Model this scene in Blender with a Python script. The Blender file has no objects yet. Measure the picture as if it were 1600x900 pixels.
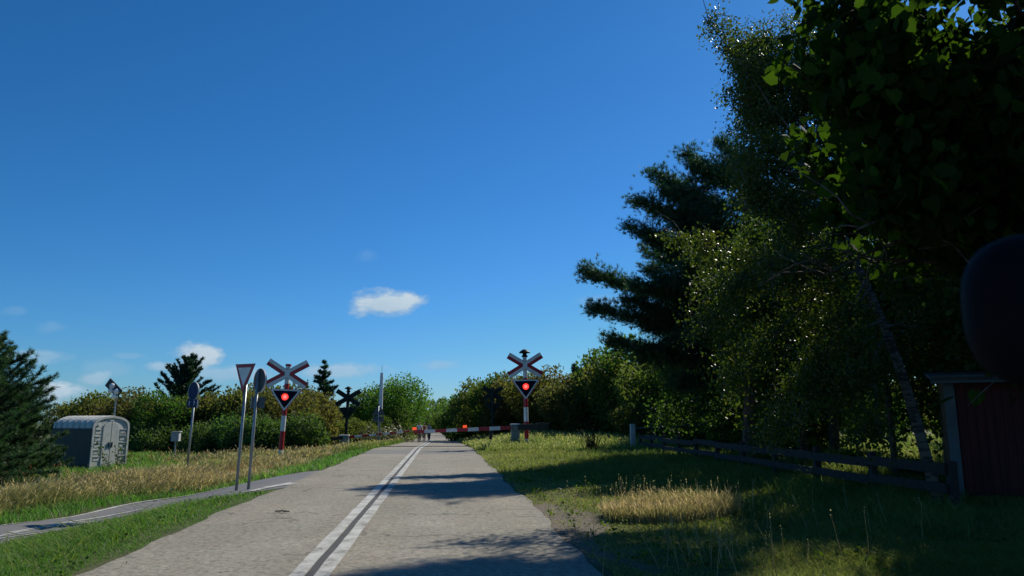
import bpy, math, random
import numpy as np
from mathutils import Vector, Matrix

# ------------------------------------------------------------------ camera, sky, sun, exposure
S = bpy.context.scene
COL = S.collection
R = math.radians
H = 1.4; F = 1150.0; YAW = R(5.33); PT = R(10.16)
cam_d = bpy.data.cameras.new('camera'); cam = bpy.data.objects.new('camera', cam_d); COL.objects.link(cam)
cam.location = (0, 0, H); cam.rotation_euler = (R(90) + PT, 0, -YAW)
cam_d.sensor_width = 36; cam_d.lens = F / 1600 * 36; cam_d.clip_start = 0.05; cam_d.clip_end = 5000
S.camera = cam
cam_d.dof.use_dof = True; cam_d.dof.focus_distance = 24.0; cam_d.dof.aperture_fstop = 4.2
SUN_AZ = 43.0; SUN_EL = 38.0          # azimuth clockwise from +Y
sun_d = bpy.data.lights.new('sun', 'SUN'); sun = bpy.data.objects.new('sun', sun_d); COL.objects.link(sun)
sun_d.energy = 5.0; sun_d.angle = R(0.5); sun_d.color = (1.0, 0.94, 0.82)
sv = Vector((math.sin(R(SUN_AZ)) * math.cos(R(SUN_EL)), math.cos(R(SUN_AZ)) * math.cos(R(SUN_EL)), math.sin(R(SUN_EL))))
sun.rotation_euler = sv.to_track_quat('Z', 'Y').to_euler(); sun.location = (20, 30, 40)
S.view_settings.view_transform = 'Standard'; S.view_settings.look = 'None'
S.view_settings.exposure = 0.07; S.view_settings.gamma = 1.0
S.render.engine = 'CYCLES'
S.cycles.max_bounces = 6; S.cycles.diffuse_bounces = 3; S.cycles.transmission_bounces = 4; S.cycles.glossy_bounces = 2
S.cycles.use_adaptive_sampling = True

def pix_dir(px, py):
    a = px - 800; b = 450 - py
    f = F * math.cos(PT) - b * math.sin(PT); u = F * math.sin(PT) + b * math.cos(PT)
    return a / f, u / f
def at(px, py, D):
    a, u = pix_dir(px, py)
    return Vector((a * math.cos(YAW) * D + math.sin(YAW) * D, -a * math.sin(YAW) * D + math.cos(YAW) * D, H + u * D))

W = bpy.data.worlds.new('World'); S.world = W; W.use_nodes = True
nt = W.node_tree; nt.nodes.clear()
def N(t, typ, **kw):
    n = t.nodes.new(typ)
    for k, v in kw.items(): setattr(n, k, v)
    return n
def math_node(t, op, a, b=None, c=None, clamp=False):
    n = t.nodes.new('ShaderNodeMath'); n.operation = op; n.use_clamp = clamp
    for i, v in enumerate((a, b, c)):
        if v is None: continue
        if isinstance(v, (int, float)): n.inputs[i].default_value = v
        else: t.links.new(v, n.inputs[i])
    return n.outputs[0]
def mix_col(t, fac, a, b, blend='MIX'):
    n = t.nodes.new('ShaderNodeMix'); n.data_type = 'RGBA'; n.blend_type = blend
    for i, v in ((0, fac), (6, a), (7, b)):
        if isinstance(v, (int, float)): n.inputs[i].default_value = v
        elif isinstance(v, (tuple, list)): n.inputs[i].default_value = (*v, 1) if len(v) == 3 else v
        else: t.links.new(v, n.inputs[i])
    return n.outputs[2]
sky = N(nt, 'ShaderNodeTexSky', sky_type='NISHITA', sun_disc=False)
sky.sun_elevation = R(SUN_EL); sky.sun_rotation = R(SUN_AZ)
sky.air_density = 1.0; sky.dust_density = 0.15; sky.ozone_density = 2.2
tint = mix_col(nt, 1.0, sky.outputs[0], (0.50, 0.80, 1.0), 'MULTIPLY')
KS = 0.0525
ts = N(nt, 'ShaderNodeSeparateColor'); nt.links.new(tint, ts.inputs[0]); tcb = N(nt, 'ShaderNodeCombineColor')
for ch, (tg, ref, ex, top) in enumerate([(.258, .205, 1.48, .9), (.539, .366, 1.08, 1.0), (.745, .395, 1.10, .80)]):
    v_ = math_node(nt, 'POWER', math_node(nt, 'MULTIPLY', ts.outputs[ch], KS / ref), ex)
    nt.links.new(math_node(nt, 'MINIMUM', math_node(nt, 'MULTIPLY', v_, tg / KS), top / KS), tcb.inputs[ch])
tint = tcb.outputs[0]
tc = N(nt, 'ShaderNodeTexCoord')
mp = N(nt, 'ShaderNodeMapping'); mp.inputs['Rotation'].default_value = (0, 0, YAW)
nt.links.new(tc.outputs['Generated'], mp.inputs['Vector'])
sp = N(nt, 'ShaderNodeSeparateXYZ'); nt.links.new(mp.outputs[0], sp.inputs[0])
yy = math_node(nt, 'MAXIMUM', sp.outputs[1], 0.02)
U = math_node(nt, 'DIVIDE', sp.outputs[0], yy); V = math_node(nt, 'DIVIDE', sp.outputs[2], yy)
cx = N(nt, 'ShaderNodeCombineXYZ'); nt.links.new(U, cx.inputs[0]); nt.links.new(V, cx.inputs[1])
vm = N(nt, 'ShaderNodeVectorMath', operation='MULTIPLY'); nt.links.new(cx.outputs[0], vm.inputs[0]); vm.inputs[1].default_value = (1, 1.7, 1)
nz = N(nt, 'ShaderNodeTexNoise'); nz.inputs['Scale'].default_value = 30; nz.inputs['Detail'].default_value = 7; nz.inputs['Roughness'].default_value = 0.6
nt.links.new(vm.outputs[0], nz.inputs['Vector'])
nz2 = N(nt, 'ShaderNodeTexNoise'); nz2.inputs['Scale'].default_value = 13; nz2.inputs['Detail'].default_value = 4
nt.links.new(vm.outputs[0], nz2.inputs['Vector'])
noi = math_node(nt, 'ADD', math_node(nt, 'MULTIPLY', nz.outputs[0], 0.9), math_node(nt, 'MULTIPLY', nz2.outputs[0], 0.8))
noi = math_node(nt, 'SUBTRACT', noi, 0.85)
# (px, py, half width, half height, density, tilt)
CL = [(600, 474, 66, 27, 1.15, 0), (574, 400, 22, 12, .12, 0), (308, 555, 46, 27, 1.2, 0), (262, 574, 42, 10, .6, 0), (345, 585, 110, 16, .5, 0),
      (520, 580, 95, 14, .6, 0), (688, 571, 42, 12, .4, 0), (60, 558, 60, 13, .42, 0), (82, 512, 34, 12, .18, 0),
      (145, 592, 34, 15, .55, 0), (165, 575, 50, 16, .2, 0), (90, 612, 60, 20, .95, 0), (205, 556, 30, 7, .25, 0), (20, 486, 30, 10, .15, 0), (945, 470, 60, 12, .2, 0)]
dens = None; lit = None
for (px, py, rx, ry, st, tl) in CL:
    a, u = pix_dir(px, py)
    du = math_node(nt, 'DIVIDE', math_node(nt, 'SUBTRACT', U, a), rx / 1190.0)
    dv = math_node(nt, 'DIVIDE', math_node(nt, 'SUBTRACT', V, u), ry / 1190.0)
    d2 = math_node(nt, 'ADD', math_node(nt, 'MULTIPLY', du, du), math_node(nt, 'MULTIPLY', dv, dv))
    e = math_node(nt, 'SUBTRACT', 1.0, math_node(nt, 'SQRT', d2))
    e = math_node(nt, 'MAXIMUM', e, -1.0)
    c = math_node(nt, 'MULTIPLY', math_node(nt, 'ADD', e, math_node(nt, 'MULTIPLY', noi, 1.5)), 1.7, None, True)
    g = math_node(nt, 'GREATER_THAN', e, -0.9)
    c = math_node(nt, 'MULTIPLY', math_node(nt, 'MULTIPLY', c, g), st, None, True)
    l = math_node(nt, 'MULTIPLY', math_node(nt, 'ADD', math_node(nt, 'MULTIPLY', dv, 0.35), 0.55), c)
    dens = c if dens is None else math_node(nt, 'MAXIMUM', dens, c)
    lit = l if lit is None else math_node(nt, 'MAXIMUM', lit, l)
ahead = math_node(nt, 'GREATER_THAN', sp.outputs[1], 0.03)
dens = math_node(nt, 'MULTIPLY', dens, ahead)
ccol = mix_col(nt, math_node(nt, 'ADD', lit, math_node(nt, 'MULTIPLY', noi, 0.5), None, True), (6.0, 9.0, 12.0), (11.5, 13.5, 15.0))
final = mix_col(nt, dens, tint, ccol)
bg = N(nt, 'ShaderNodeBackground'); bg.inputs['Strength'].default_value = 0.05
nt.links.new(final, bg.inputs['Color'])
wo = N(nt, 'ShaderNodeOutputWorld'); nt.links.new(bg.outputs[0], wo.inputs[0])

rng = np.random.default_rng(7); random.seed(7)

# ------------------------------------------------------------------ materials
def new_mat(name):
    m = bpy.data.materials.new(name); m.use_nodes = True
    t = m.node_tree; t.nodes.clear()
    o = t.nodes.new('ShaderNodeOutputMaterial'); b = t.nodes.new('ShaderNodeBsdfPrincipled')
    t.links.new(b.outputs[0], o.inputs[0])
    return m, t, b, o
def noise(t, scale, detail=4, vec=None, rough=0.55):
    n = t.nodes.new('ShaderNodeTexNoise'); n.inputs['Scale'].default_value = scale; n.inputs['Detail'].default_value = detail
    n.inputs['Roughness'].default_value = rough
    if vec is None:
        g = t.nodes.new('ShaderNodeNewGeometry'); vec = g.outputs['Position']
    t.links.new(vec, n.inputs['Vector']); return n.outputs[0]
def ramp(t, fac, stops):
    r = t.nodes.new('ShaderNodeValToRGB'); t.links.new(fac, r.inputs[0])
    e = r.color_ramp.elements
    while len(e) < len(stops): e.new(0.5)
    for i, (p, c) in enumerate(stops): e[i].position = p; e[i].color = (*c, 1)
    return r.outputs[0]
def simple(name, col, rough=0.5, metal=0.0, dirt=0.25, scale=6.0, bump=0.0, emis=None, estr=0.0, spec=0.5):
    m, t, b, o = new_mat(name)
    tcn = t.nodes.new('ShaderNodeTexCoord')
    n = noise(t, scale, 5, tcn.outputs['Object'])
    c = ramp(t, n, [(0.3, tuple(x * (1 - dirt) for x in col)), (0.7, tuple(min(1, x * (1 + dirt * 0.4)) for x in col))])
    t.links.new(c, b.inputs['Base Color'])
    b.inputs['Roughness'].default_value = rough; b.inputs['Metallic'].default_value = metal
    b.inputs['Specular IOR Level'].default_value = spec
    if emis:
        b.inputs['Emission Color'].default_value = (*emis, 1); b.inputs['Emission Strength'].default_value = estr
    if bump:
        bn = t.nodes.new('ShaderNodeBump'); bn.inputs['Strength'].default_value = bump; bn.inputs['Distance'].default_value = 0.02
        t.links.new(noise(t, scale * 8, 4, tcn.outputs['Object']), bn.inputs['Height']); t.links.new(bn.outputs[0], b.inputs['Normal'])
    return m
def leafmat(name, stops, trans=(1.9, 2.2, 0.7), fac=0.35, rough=0.45, spec=0.35, objvar=0.25, clump=0.0):
    m, t, b, o = new_mat(name)
    at_ = t.nodes.new('ShaderNodeAttribute'); at_.attribute_name = 'rnd'
    col = ramp(t, at_.outputs['Fac'], stops)
    oi = t.nodes.new('ShaderNodeObjectInfo')
    hs = t.nodes.new('ShaderNodeHueSaturation')
    t.links.new(math_node(t, 'ADD', math_node(t, 'MULTIPLY', oi.outputs['Random'], 0.05), 0.475), hs.inputs['Hue'])
    t.links.new(math_node(t, 'ADD', math_node(t, 'MULTIPLY', oi.outputs['Random'], objvar), 1 - objvar / 2), hs.inputs['Value'])
    t.links.new(col, hs.inputs['Color'])
    t.links.new(hs.outputs[0], b.inputs['Base Color'])
    b.inputs['Roughness'].default_value = rough; b.inputs['Specular IOR Level'].default_value = spec
    tr = t.nodes.new('ShaderNodeBsdfTranslucent')
    t.links.new(mix_col(t, 1.0, hs.outputs[0], trans, 'MULTIPLY'), tr.inputs[0])
    mx = t.nodes.new('ShaderNodeMixShader'); mx.inputs[0].default_value = fac
    t.links.new(b.outputs[0], mx.inputs[1]); t.links.new(tr.outputs[0], mx.inputs[2]); t.links.new(mx.outputs[0], o.inputs[0])
    return m
M = {}
M['galv'] = simple('galvanised_steel', (.32, .35, .36), .45, .6, .25, 9)
M['signback'] = simple('sign_back_grey', (.085, .10, .105), .75, 0, .25, 5)
M['rim'] = simple('bright_sign_rim', (.62, .64, .66), .35, .3, .15, 9)
M['white'] = simple('white_paint', (.72, .74, .74), .4, 0, .18, 5)
M['red'] = simple('red_paint', (.42, .012, .025), .4, 0, .25, 5)
M['signred'] = simple('sign_red', (.42, .012, .025), .4, 0, .2, 5)
M['navy'] = simple('navy_panel', (.005, .009, .028), .8, 0, .2, 5, spec=.08)
M['blue'] = simple('blue_sign', (.008, .018, .09), .6, 0, .2, 5)
M['dkgreen'] = simple('dark_green_enamel', (.006, .022, .019), .6, 0, .3, 7, spec=.2)
M['black'] = simple('black_steel', (.015, .017, .018), .45, 0, .2, 7)
M['lamp_red'] = simple('lit_red_lamp', (.6, .02, .01), .3, 0, .1, 5, emis=(1.0, .03, .025), estr=2.3)
M['lamp_core'] = simple('lit_red_lamp_core', (.6, .05, .05), .3, 0, .1, 5, emis=(1.0, .10, .08), estr=2.6)
M['lamp_orange'] = simple('orange_boom_lamp', (.85, .10, .03), .35, 0, .1, 5, emis=(1, .1, .02), estr=.7)
M['grp'] = simple('grey_grp_cabinet', (.54, .55, .51), .5, 0, .22, 3)
M['grp_dark'] = simple('cabinet_recess', (.32, .33, .31), .6, 0, .22, 3)
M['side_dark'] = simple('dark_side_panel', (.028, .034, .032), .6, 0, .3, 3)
M['matt_black'] = simple('matt_black_plastic', (.006, .007, .009), .6, 0, .1, 5, spec=.04)
M['housing'] = simple('barrier_housing_grey', (.24, .27, .26), .5, .1, .35, 3)
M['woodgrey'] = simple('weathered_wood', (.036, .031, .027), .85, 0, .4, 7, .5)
M['postgrey'] = simple('pale_post_paint', (.42, .44, .45), .7, 0, .35, 6, .3)
M['shedtrim'] = simple('pale_blue_trim', (.11, .14, .155), .6, 0, .3, 5, .2)
M['shedend'] = simple('ochre_plank_end', (.18, .10, .05), .7, 0, .3, 5, .2)
M['roof'] = simple('grey_roofing_felt', (.10, .10, .10), .9, 0, .35, 9, .4)
M['steelrail'] = simple('rusty_rail', (.12, .08, .06), .5, .5, .4, 7)
M['skin'] = simple('skin', (.45, .27, .19), .55, 0, .1, 9)
M['hair'] = simple('brown_hair', (.06, .035, .02), .6, 0, .1, 9)
M['cloth_dark'] = simple('dark_cloth', (.03, .035, .06), .8, 0, .2, 9)
M['cloth_white'] = simple('white_cloth', (.75, .75, .74), .8, 0, .1, 9)
M['cloth_rust'] = simple('rust_cloth', (.38, .13, .06), .8, 0, .1, 9)
M['cloth_grey'] = simple('grey_cloth', (.45, .47, .52), .8, 0, .1, 9)
M['rubber'] = simple('tyre_rubber', (.02, .02, .02), .8, 0, .1, 9)
# bark
def bark(name, c1, c2, sc=(3, 3, 12), bands=False):
    m, t, b, o = new_mat(name)
    tcn = t.nodes.new('ShaderNodeTexCoord'); mpn = t.nodes.new('ShaderNodeMapping'); mpn.inputs['Scale'].default_value = sc
    t.links.new(tcn.outputs['Object'], mpn.inputs[0])
    n = noise(t, 2.0, 6, mpn.outputs[0], .65)
    t.links.new(ramp(t, n, [(0.42, c1), (0.56, c2)]), b.inputs['Base Color']); b.inputs['Roughness'].default_value = .85
    bn = t.nodes.new('ShaderNodeBump'); bn.inputs['Strength'].default_value = .6; bn.inputs['Distance'].default_value = .02
    t.links.new(n, bn.inputs['Height']); t.links.new(bn.outputs[0], b.inputs['Normal'])
    return m
M['bark_birch'] = bark('birch_bark', (.035, .028, .024), (.16, .14, .12), (2, 2, 9))
M['bark'] = bark('brown_bark', (.03, .022, .017), (.10, .075, .055), (7, 7, 2))
M['bark_pine'] = bark('pine_bark', (.035, .024, .018), (.16, .085, .05), (6, 6, 2))
# foliage (real albedo range)
M['lf_birch'] = leafmat('birch_leaves', [(0, (0.030, 0.055, 0.012)), (.55, (0.062, 0.10, 0.020)), (.9, (0.085, 0.110, 0.018)), (1, (0.160, 0.130, 0.020))], fac=.34, rough=0.45, spec=0.3)
M['lf_linden'] = leafmat('broad_leaves', [(0, (0.010, 0.026, 0.006)), (1, (0.028, 0.062, 0.010))], trans=(2.6, 2.9, .8), fac=0.42, rough=.75, spec=0.06)
M['lf_oak'] = leafmat('oak_leaves', [(0, (.030, .058, .016)), (.6, (.060, .10, .026)), (1, (.10, .13, .036))], fac=.40, spec=.12, rough=.6)
M['lf_bright'] = leafmat('bright_leaves', [(0, (0.041, 0.081, 0.016)), (.6, (0.084, 0.142, 0.030)), (1, (0.149, 0.203, 0.047))], fac=.36, spec=0.12, rough=0.6)
M['lf_brown'] = leafmat('browning_leaves', [(0, (.050, .066, .024)), (.5, (.095, .105, .038)), (.85, (.12, .108, .042)), (1, (.135, .105, .046))], trans=(1.8, 1.7, .8), fac=.45, rough=.6, spec=.1)
M['lf_olive'] = leafmat('olive_leaves', [(0, (.055, .078, .026)), (.6, (.11, .13, .040)), (1, (.17, .165, .06))], trans=(1.9, 2.0, .8), fac=.45, rough=.6, spec=.1)
M['lf_willow'] = leafmat('grey_green_leaves', [(0, (0.042, 0.077, 0.028)), (.6, (0.084, 0.133, 0.049)), (1, (0.140, 0.196, 0.084))], fac=.34, spec=0.12, rough=0.6)
M['lf_pine'] = leafmat('pine_needles', [(0, (0.020, 0.052, 0.028)), (.6, (0.048, 0.100, 0.050)), (1, (0.085, 0.145, 0.065))], trans=(1.3, 1.6, .8), fac=.28, rough=.5, spec=0.15)
M['lf_spruce'] = leafmat('spruce_needles', [(0, (0.014, 0.036, 0.022)), (.6, (0.034, 0.073, 0.042)), (1, (0.063, 0.112, 0.056))], trans=(1.2, 1.6, .8), fac=.2, spec=0.15)
M['lf_dead'] = leafmat('pale_twigs', [(0, (.10, .09, .06)), (1, (.22, .20, .14))], fac=.2)
M['gr_green'] = leafmat('green_grass', [(0, (.065, .13, .028)), (.6, (.115, .22, .048)), (.9, (.19, .29, .09)), (1, (.36, .36, .19))], trans=(1.5, 1.7, .8), fac=.44, rough=.5, spec=.2, objvar=0)
M['gr_dry'] = leafmat('dry_grass', [(0, (.10, .15, .050)), (.35, (.21, .24, .09)), (.65, (.38, .35, .17)), (1, (.58, .50, .31))], trans=(1.35, 1.25, .9), fac=.42, rough=.6, spec=.15, objvar=0)
M['gr_mid'] = leafmat('mixed_grass', [(0, (.09, .14, .035)), (.5, (.17, .22, .065)), (.8, (.30, .31, .12)), (1, (.50, .45, .25))], trans=(1.4, 1.4, .8), fac=.44, rough=.55, spec=.12, objvar=0)
M['gr_red'] = leafmat('reddish_seed_heads', [(0, (.16, .09, .04)), (1, (.34, .19, .10))], trans=(1.2, 1.0, .7), fac=.35, rough=.6, spec=.2, objvar=0)

# ground
m, t, b, o = new_mat('verge_ground'); M['ground'] = m
n1 = noise(t, .35, 6); n2 = noise(t, 9, 6, None, .7)
c1 = ramp(t, n1, [(.38, (.050, .075, .024)), (.62, (.11, .12, .05))])
c2 = ramp(t, n2, [(.35, (.045, .055, .022)), (.7, (.15, .14, .07))])
cc = mix_col(t, .5, c1, c2)
geo = t.nodes.new('ShaderNodeNewGeometry'); sx = t.nodes.new('ShaderNodeSeparateXYZ'); t.links.new(geo.outputs['Position'], sx.inputs[0])
# bare gritty soil along the right road edge (worn lay-by between 8 m and 16 m)
ex = math_node(t, 'SUBTRACT', 1.0, math_node(t, 'DIVIDE', math_node(t, 'ABSOLUTE', math_node(t, 'SUBTRACT', sx.outputs[0], 1.75)), .75), None, True)
ey = math_node(t, 'SUBTRACT', 1.0, math_node(t, 'DIVIDE', math_node(t, 'ABSOLUTE', math_node(t, 'SUBTRACT', sx.outputs[1], 10.5)), 4.2), None, True)
ms = math_node(t, 'MULTIPLY', ex, ey)
ms = math_node(t, 'MULTIPLY', math_node(t, 'SUBTRACT', math_node(t, 'ADD', ms, math_node(t, 'MULTIPLY', noise(t, 2.2, 5), .9)), .60), 5.0, None, True)
soil = ramp(t, noise(t, 22, 7, None, .75), [(.35, (.075, .060, .045)), (.65, (.25, .215, .17))])
cc = mix_col(t, ms, cc, soil)
t.links.new(cc, b.inputs['Base Color']); b.inputs['Roughness'].default_value = .95; b.inputs['Specular IOR Level'].default_value = .15
bn = t.nodes.new('ShaderNodeBump'); bn.inputs['Strength'].default_value = .8; bn.inputs['Distance'].default_value = .05
t.links.new(noise(t, 14, 6, None, .7), bn.inputs['Height']); t.links.new(bn.outputs[0], b.inputs['Normal'])

def pave_nodes(t, base_lo, base_hi, speck_lo, speck_hi, warm):
    big = noise(t, .45, 5); fine = noise(t, 38, 5, None, .8)
    v = t.nodes.new('ShaderNodeTexVoronoi'); v.inputs['Scale'].default_value = 62
    g = t.nodes.new('ShaderNodeNewGeometry'); t.links.new(g.outputs['Position'], v.inputs['Vector'])
    c = ramp(t, big, [(.35, base_lo), (.65, base_hi)])
    c = mix_col(t, ramp(t, noise(t, .22, 4), [(.45, (0, 0, 0)), (.7, (1, 1, 1))]), c, warm)
    s = ramp(t, fine, [(.3, speck_lo), (.72, speck_hi)])
    c = mix_col(t, 1.0, c, s, 'MULTIPLY')
    hs = t.nodes.new('ShaderNodeHueSaturation'); hs.inputs['Saturation'].default_value = .25; t.links.new(v.outputs['Color'], hs.inputs['Color'])
    c = mix_col(t, .32, c, mix_col(t, 1.0, c, mix_col(t, 1.0, hs.outputs[0], (2, 2, 2), 'MULTIPLY'), 'MULTIPLY'))
    return c, fine
m, t, b, o = new_mat('old_concrete_asphalt'); M['road'] = m
c, fine = pave_nodes(t, (.215, .203, .160), (.280, .265, .212), (.62, .62, .62), (1.32, 1.32, 1.3), (.285, .25, .20))
g = t.nodes.new('ShaderNodeNewGeometry'); sx = t.nodes.new('ShaderNodeSeparateXYZ'); t.links.new(g.outputs['Position'], sx.inputs[0])
wob = math_node(t, 'MULTIPLY', noise(t, .9, 5), 1.6)
ph = math_node(t, 'ADD', math_node(t, 'ADD', sx.outputs[1], wob), math_node(t, 'MULTIPLY', sx.outputs[0], .12))
fr = math_node(t, 'ABSOLUTE', math_node(t, 'SUBTRACT', math_node(t, 'FRACT', math_node(t, 'DIVIDE', ph, 4.9)), .5))
c = mix_col(t, ramp(t, noise(t, .8, 6, None, .7), [(.40, (0, 0, 0)), (.46, (.55, .55, .55)), (.62, (.0, .0, .0))]), c, (.235, .205, .165))
tx_ = math_node(t, 'MULTIPLY', math_node(t, 'ADD', sx.outputs[0], .12), 3.4)
whl = math_node(t, 'MULTIPLY', math_node(t, 'ADD', math_node(t, 'COSINE', tx_), .1, None, True), .30)
c = mix_col(t, math_node(t, 'MULTIPLY', whl, noise(t, .6, 3)), c, (.34, .33, .30))
gp_ = ramp(t, noise(t, 90, 3, None, .9), [(.34, (.45, .45, .45)), (.42, (1, 1, 1))]); c = mix_col(t, .8, c, mix_col(t, 1.0, c, gp_, 'MULTIPLY'))
md = ramp(t, noise(t, 15, 3, None, .7), [(.32, (.60, .59, .57)), (.5, (1, 1, 1)), (.68, (1.25, 1.23, 1.18))]); c = mix_col(t, 1.0, c, md, 'MULTIPLY')
crack = math_node(t, 'MULTIPLY', math_node(t, 'LESS_THAN', fr, .0042), math_node(t, 'GREATER_THAN', noise(t, .8, 2), .46))
c = mix_col(t, math_node(t, 'MULTIPLY', crack, .65), c, (.05, .045, .04))
pv = t.nodes.new('ShaderNodeTexVoronoi'); pv.feature = 'DISTANCE_TO_EDGE'; pv.inputs['Scale'].default_value = .42
wv = t.nodes.new('ShaderNodeVectorMath'); wv.operation = 'ADD'; t.links.new(g.outputs['Position'], wv.inputs[0]); nv_ = t.nodes.new('ShaderNodeTexNoise'); nv_.inputs['Scale'].default_value = 1.6; nv_.inputs['Detail'].default_value = 5; t.links.new(g.outputs['Position'], nv_.inputs['Vector']); t.links.new(nv_.outputs['Color'], wv.inputs[1]); t.links.new(wv.outputs[0], pv.inputs['Vector'])
c = mix_col(t, math_node(t, 'MULTIPLY', math_node(t, 'MULTIPLY', math_node(t, 'LESS_THAN', pv.outputs['Distance'], .012), math_node(t, 'GREATER_THAN', noise(t, .5, 3), .53)), .5), c, (.07, .062, .052))
band = math_node(t, 'MULTIPLY', math_node(t, 'SUBTRACT', 1.0, math_node(t, 'DIVIDE', math_node(t, 'ABSOLUTE', math_node(t, 'SUBTRACT', sx.outputs[1], 33.5)), 2.3), None, True), 4, None, True)
c = mix_col(t, math_node(t, 'MULTIPLY', band, .55), c, (.13, .14, .15))
edge = math_node(t, 'MULTIPLY', math_node(t, 'SUBTRACT', math_node(t, 'ABSOLUTE', math_node(t, 'ADD', sx.outputs[0], .92)), math_node(t, 'ADD', 1.7, noise(t, 1.3, 4))), 3, None, True)
c = mix_col(t, math_node(t, 'MULTIPLY', edge, .35), c, (.13, .125, .11))
t.links.new(c, b.inputs['Base Color']); b.inputs['Roughness'].default_value = .88; b.inputs['Specular IOR Level'].default_value = .25
bn = t.nodes.new('ShaderNodeBump'); bn.inputs['Strength'].default_value = .55; bn.inputs['Distance'].default_value = .012
t.links.new(fine, bn.inputs['Height']); t.links.new(bn.outputs[0], b.inputs['Normal'])
m, t, b, o = new_mat('path_asphalt'); M['path'] = m
c, fine = pave_nodes(t, (.135, .135, .135), (.165, .165, .165), (.8, .8, .8), (1.15, 1.15, 1.15), (.15, .145, .14))
t.links.new(c, b.inputs['Base Color']); b.inputs['Roughness'].default_value = .9; b.inputs['Specular IOR Level'].default_value = .25
m, t, b, o = new_mat('worn_road_paint'); M['paint'] = m
w = ramp(t, math_node(t, 'ADD', math_node(t, 'MULTIPLY', noise(t, 3.5, 4), .5), math_node(t, 'MULTIPLY', noise(t, 34, 5, None, .8), .5)), [(.41, (.18, .175, .15)), (.47, (.38, .37, .33)), (.62, (.53, .53, .49))])
t.links.new(w, b.inputs['Base Color']); b.inputs['Roughness'].default_value = .75
M['tar'] = simple('tar_seam', (.055, .052, .048), .8, 0, .3, 5)
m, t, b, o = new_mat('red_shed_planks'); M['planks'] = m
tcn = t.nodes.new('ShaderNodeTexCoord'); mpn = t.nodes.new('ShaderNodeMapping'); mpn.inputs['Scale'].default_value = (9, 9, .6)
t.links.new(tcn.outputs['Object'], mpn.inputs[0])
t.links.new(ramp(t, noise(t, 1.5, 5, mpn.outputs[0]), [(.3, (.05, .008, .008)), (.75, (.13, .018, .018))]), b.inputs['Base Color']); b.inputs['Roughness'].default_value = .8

# ------------------------------------------------------------------ helpers
def sm(t): t = np.clip(t, 0, 1); return t * t * (3 - 2 * t)
def T(x, y):
    x = np.asarray(x, float); y = np.asarray(y, float)
    z = np.where(y > 38, -2.5 * (1 - np.exp(-np.maximum(0, y - 38) * .0085)), 0)
    z = z - .42 * sm((-3.5 - x) / 3) - .25 * sm((-8 - x) / 8)
    z = z + .45 * sm((y - 38) / 22) * sm((x - 3) / 4)
    off = np.maximum(sm((-4.0 - x) / 3), sm((x - 1.9) / 2.5)) * (1 - sm((y - 150) / 100))
    z = z + off * (.035 * np.sin(x * 1.3 + y * .7) * np.sin(y * .9 - x * .4) + .02 * np.sin(x * 3.1 - y * 2.3))
    z = z + 17 * sm((y - 330) / 260) * sm((x + 62) / 130) + 7 * sm((y - 330) / 300) * sm((x + 120) / 60)
    return z
def Tz(x, y): return float(T(x, y))
def ground_at(px, py):
    D = 2.0
    while D < 900:
        p = at(px, py, D)
        if p.z < Tz(p.x, p.y): break
        D += .05 if D < 60 else .5
    return Vector((p.x, p.y, Tz(p.x, p.y)))
def on(px, D):       # point on the ground in the direction of column px, D metres ahead
    p = at(px, 656, D); return Vector((p.x, p.y, Tz(p.x, p.y)))

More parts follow.
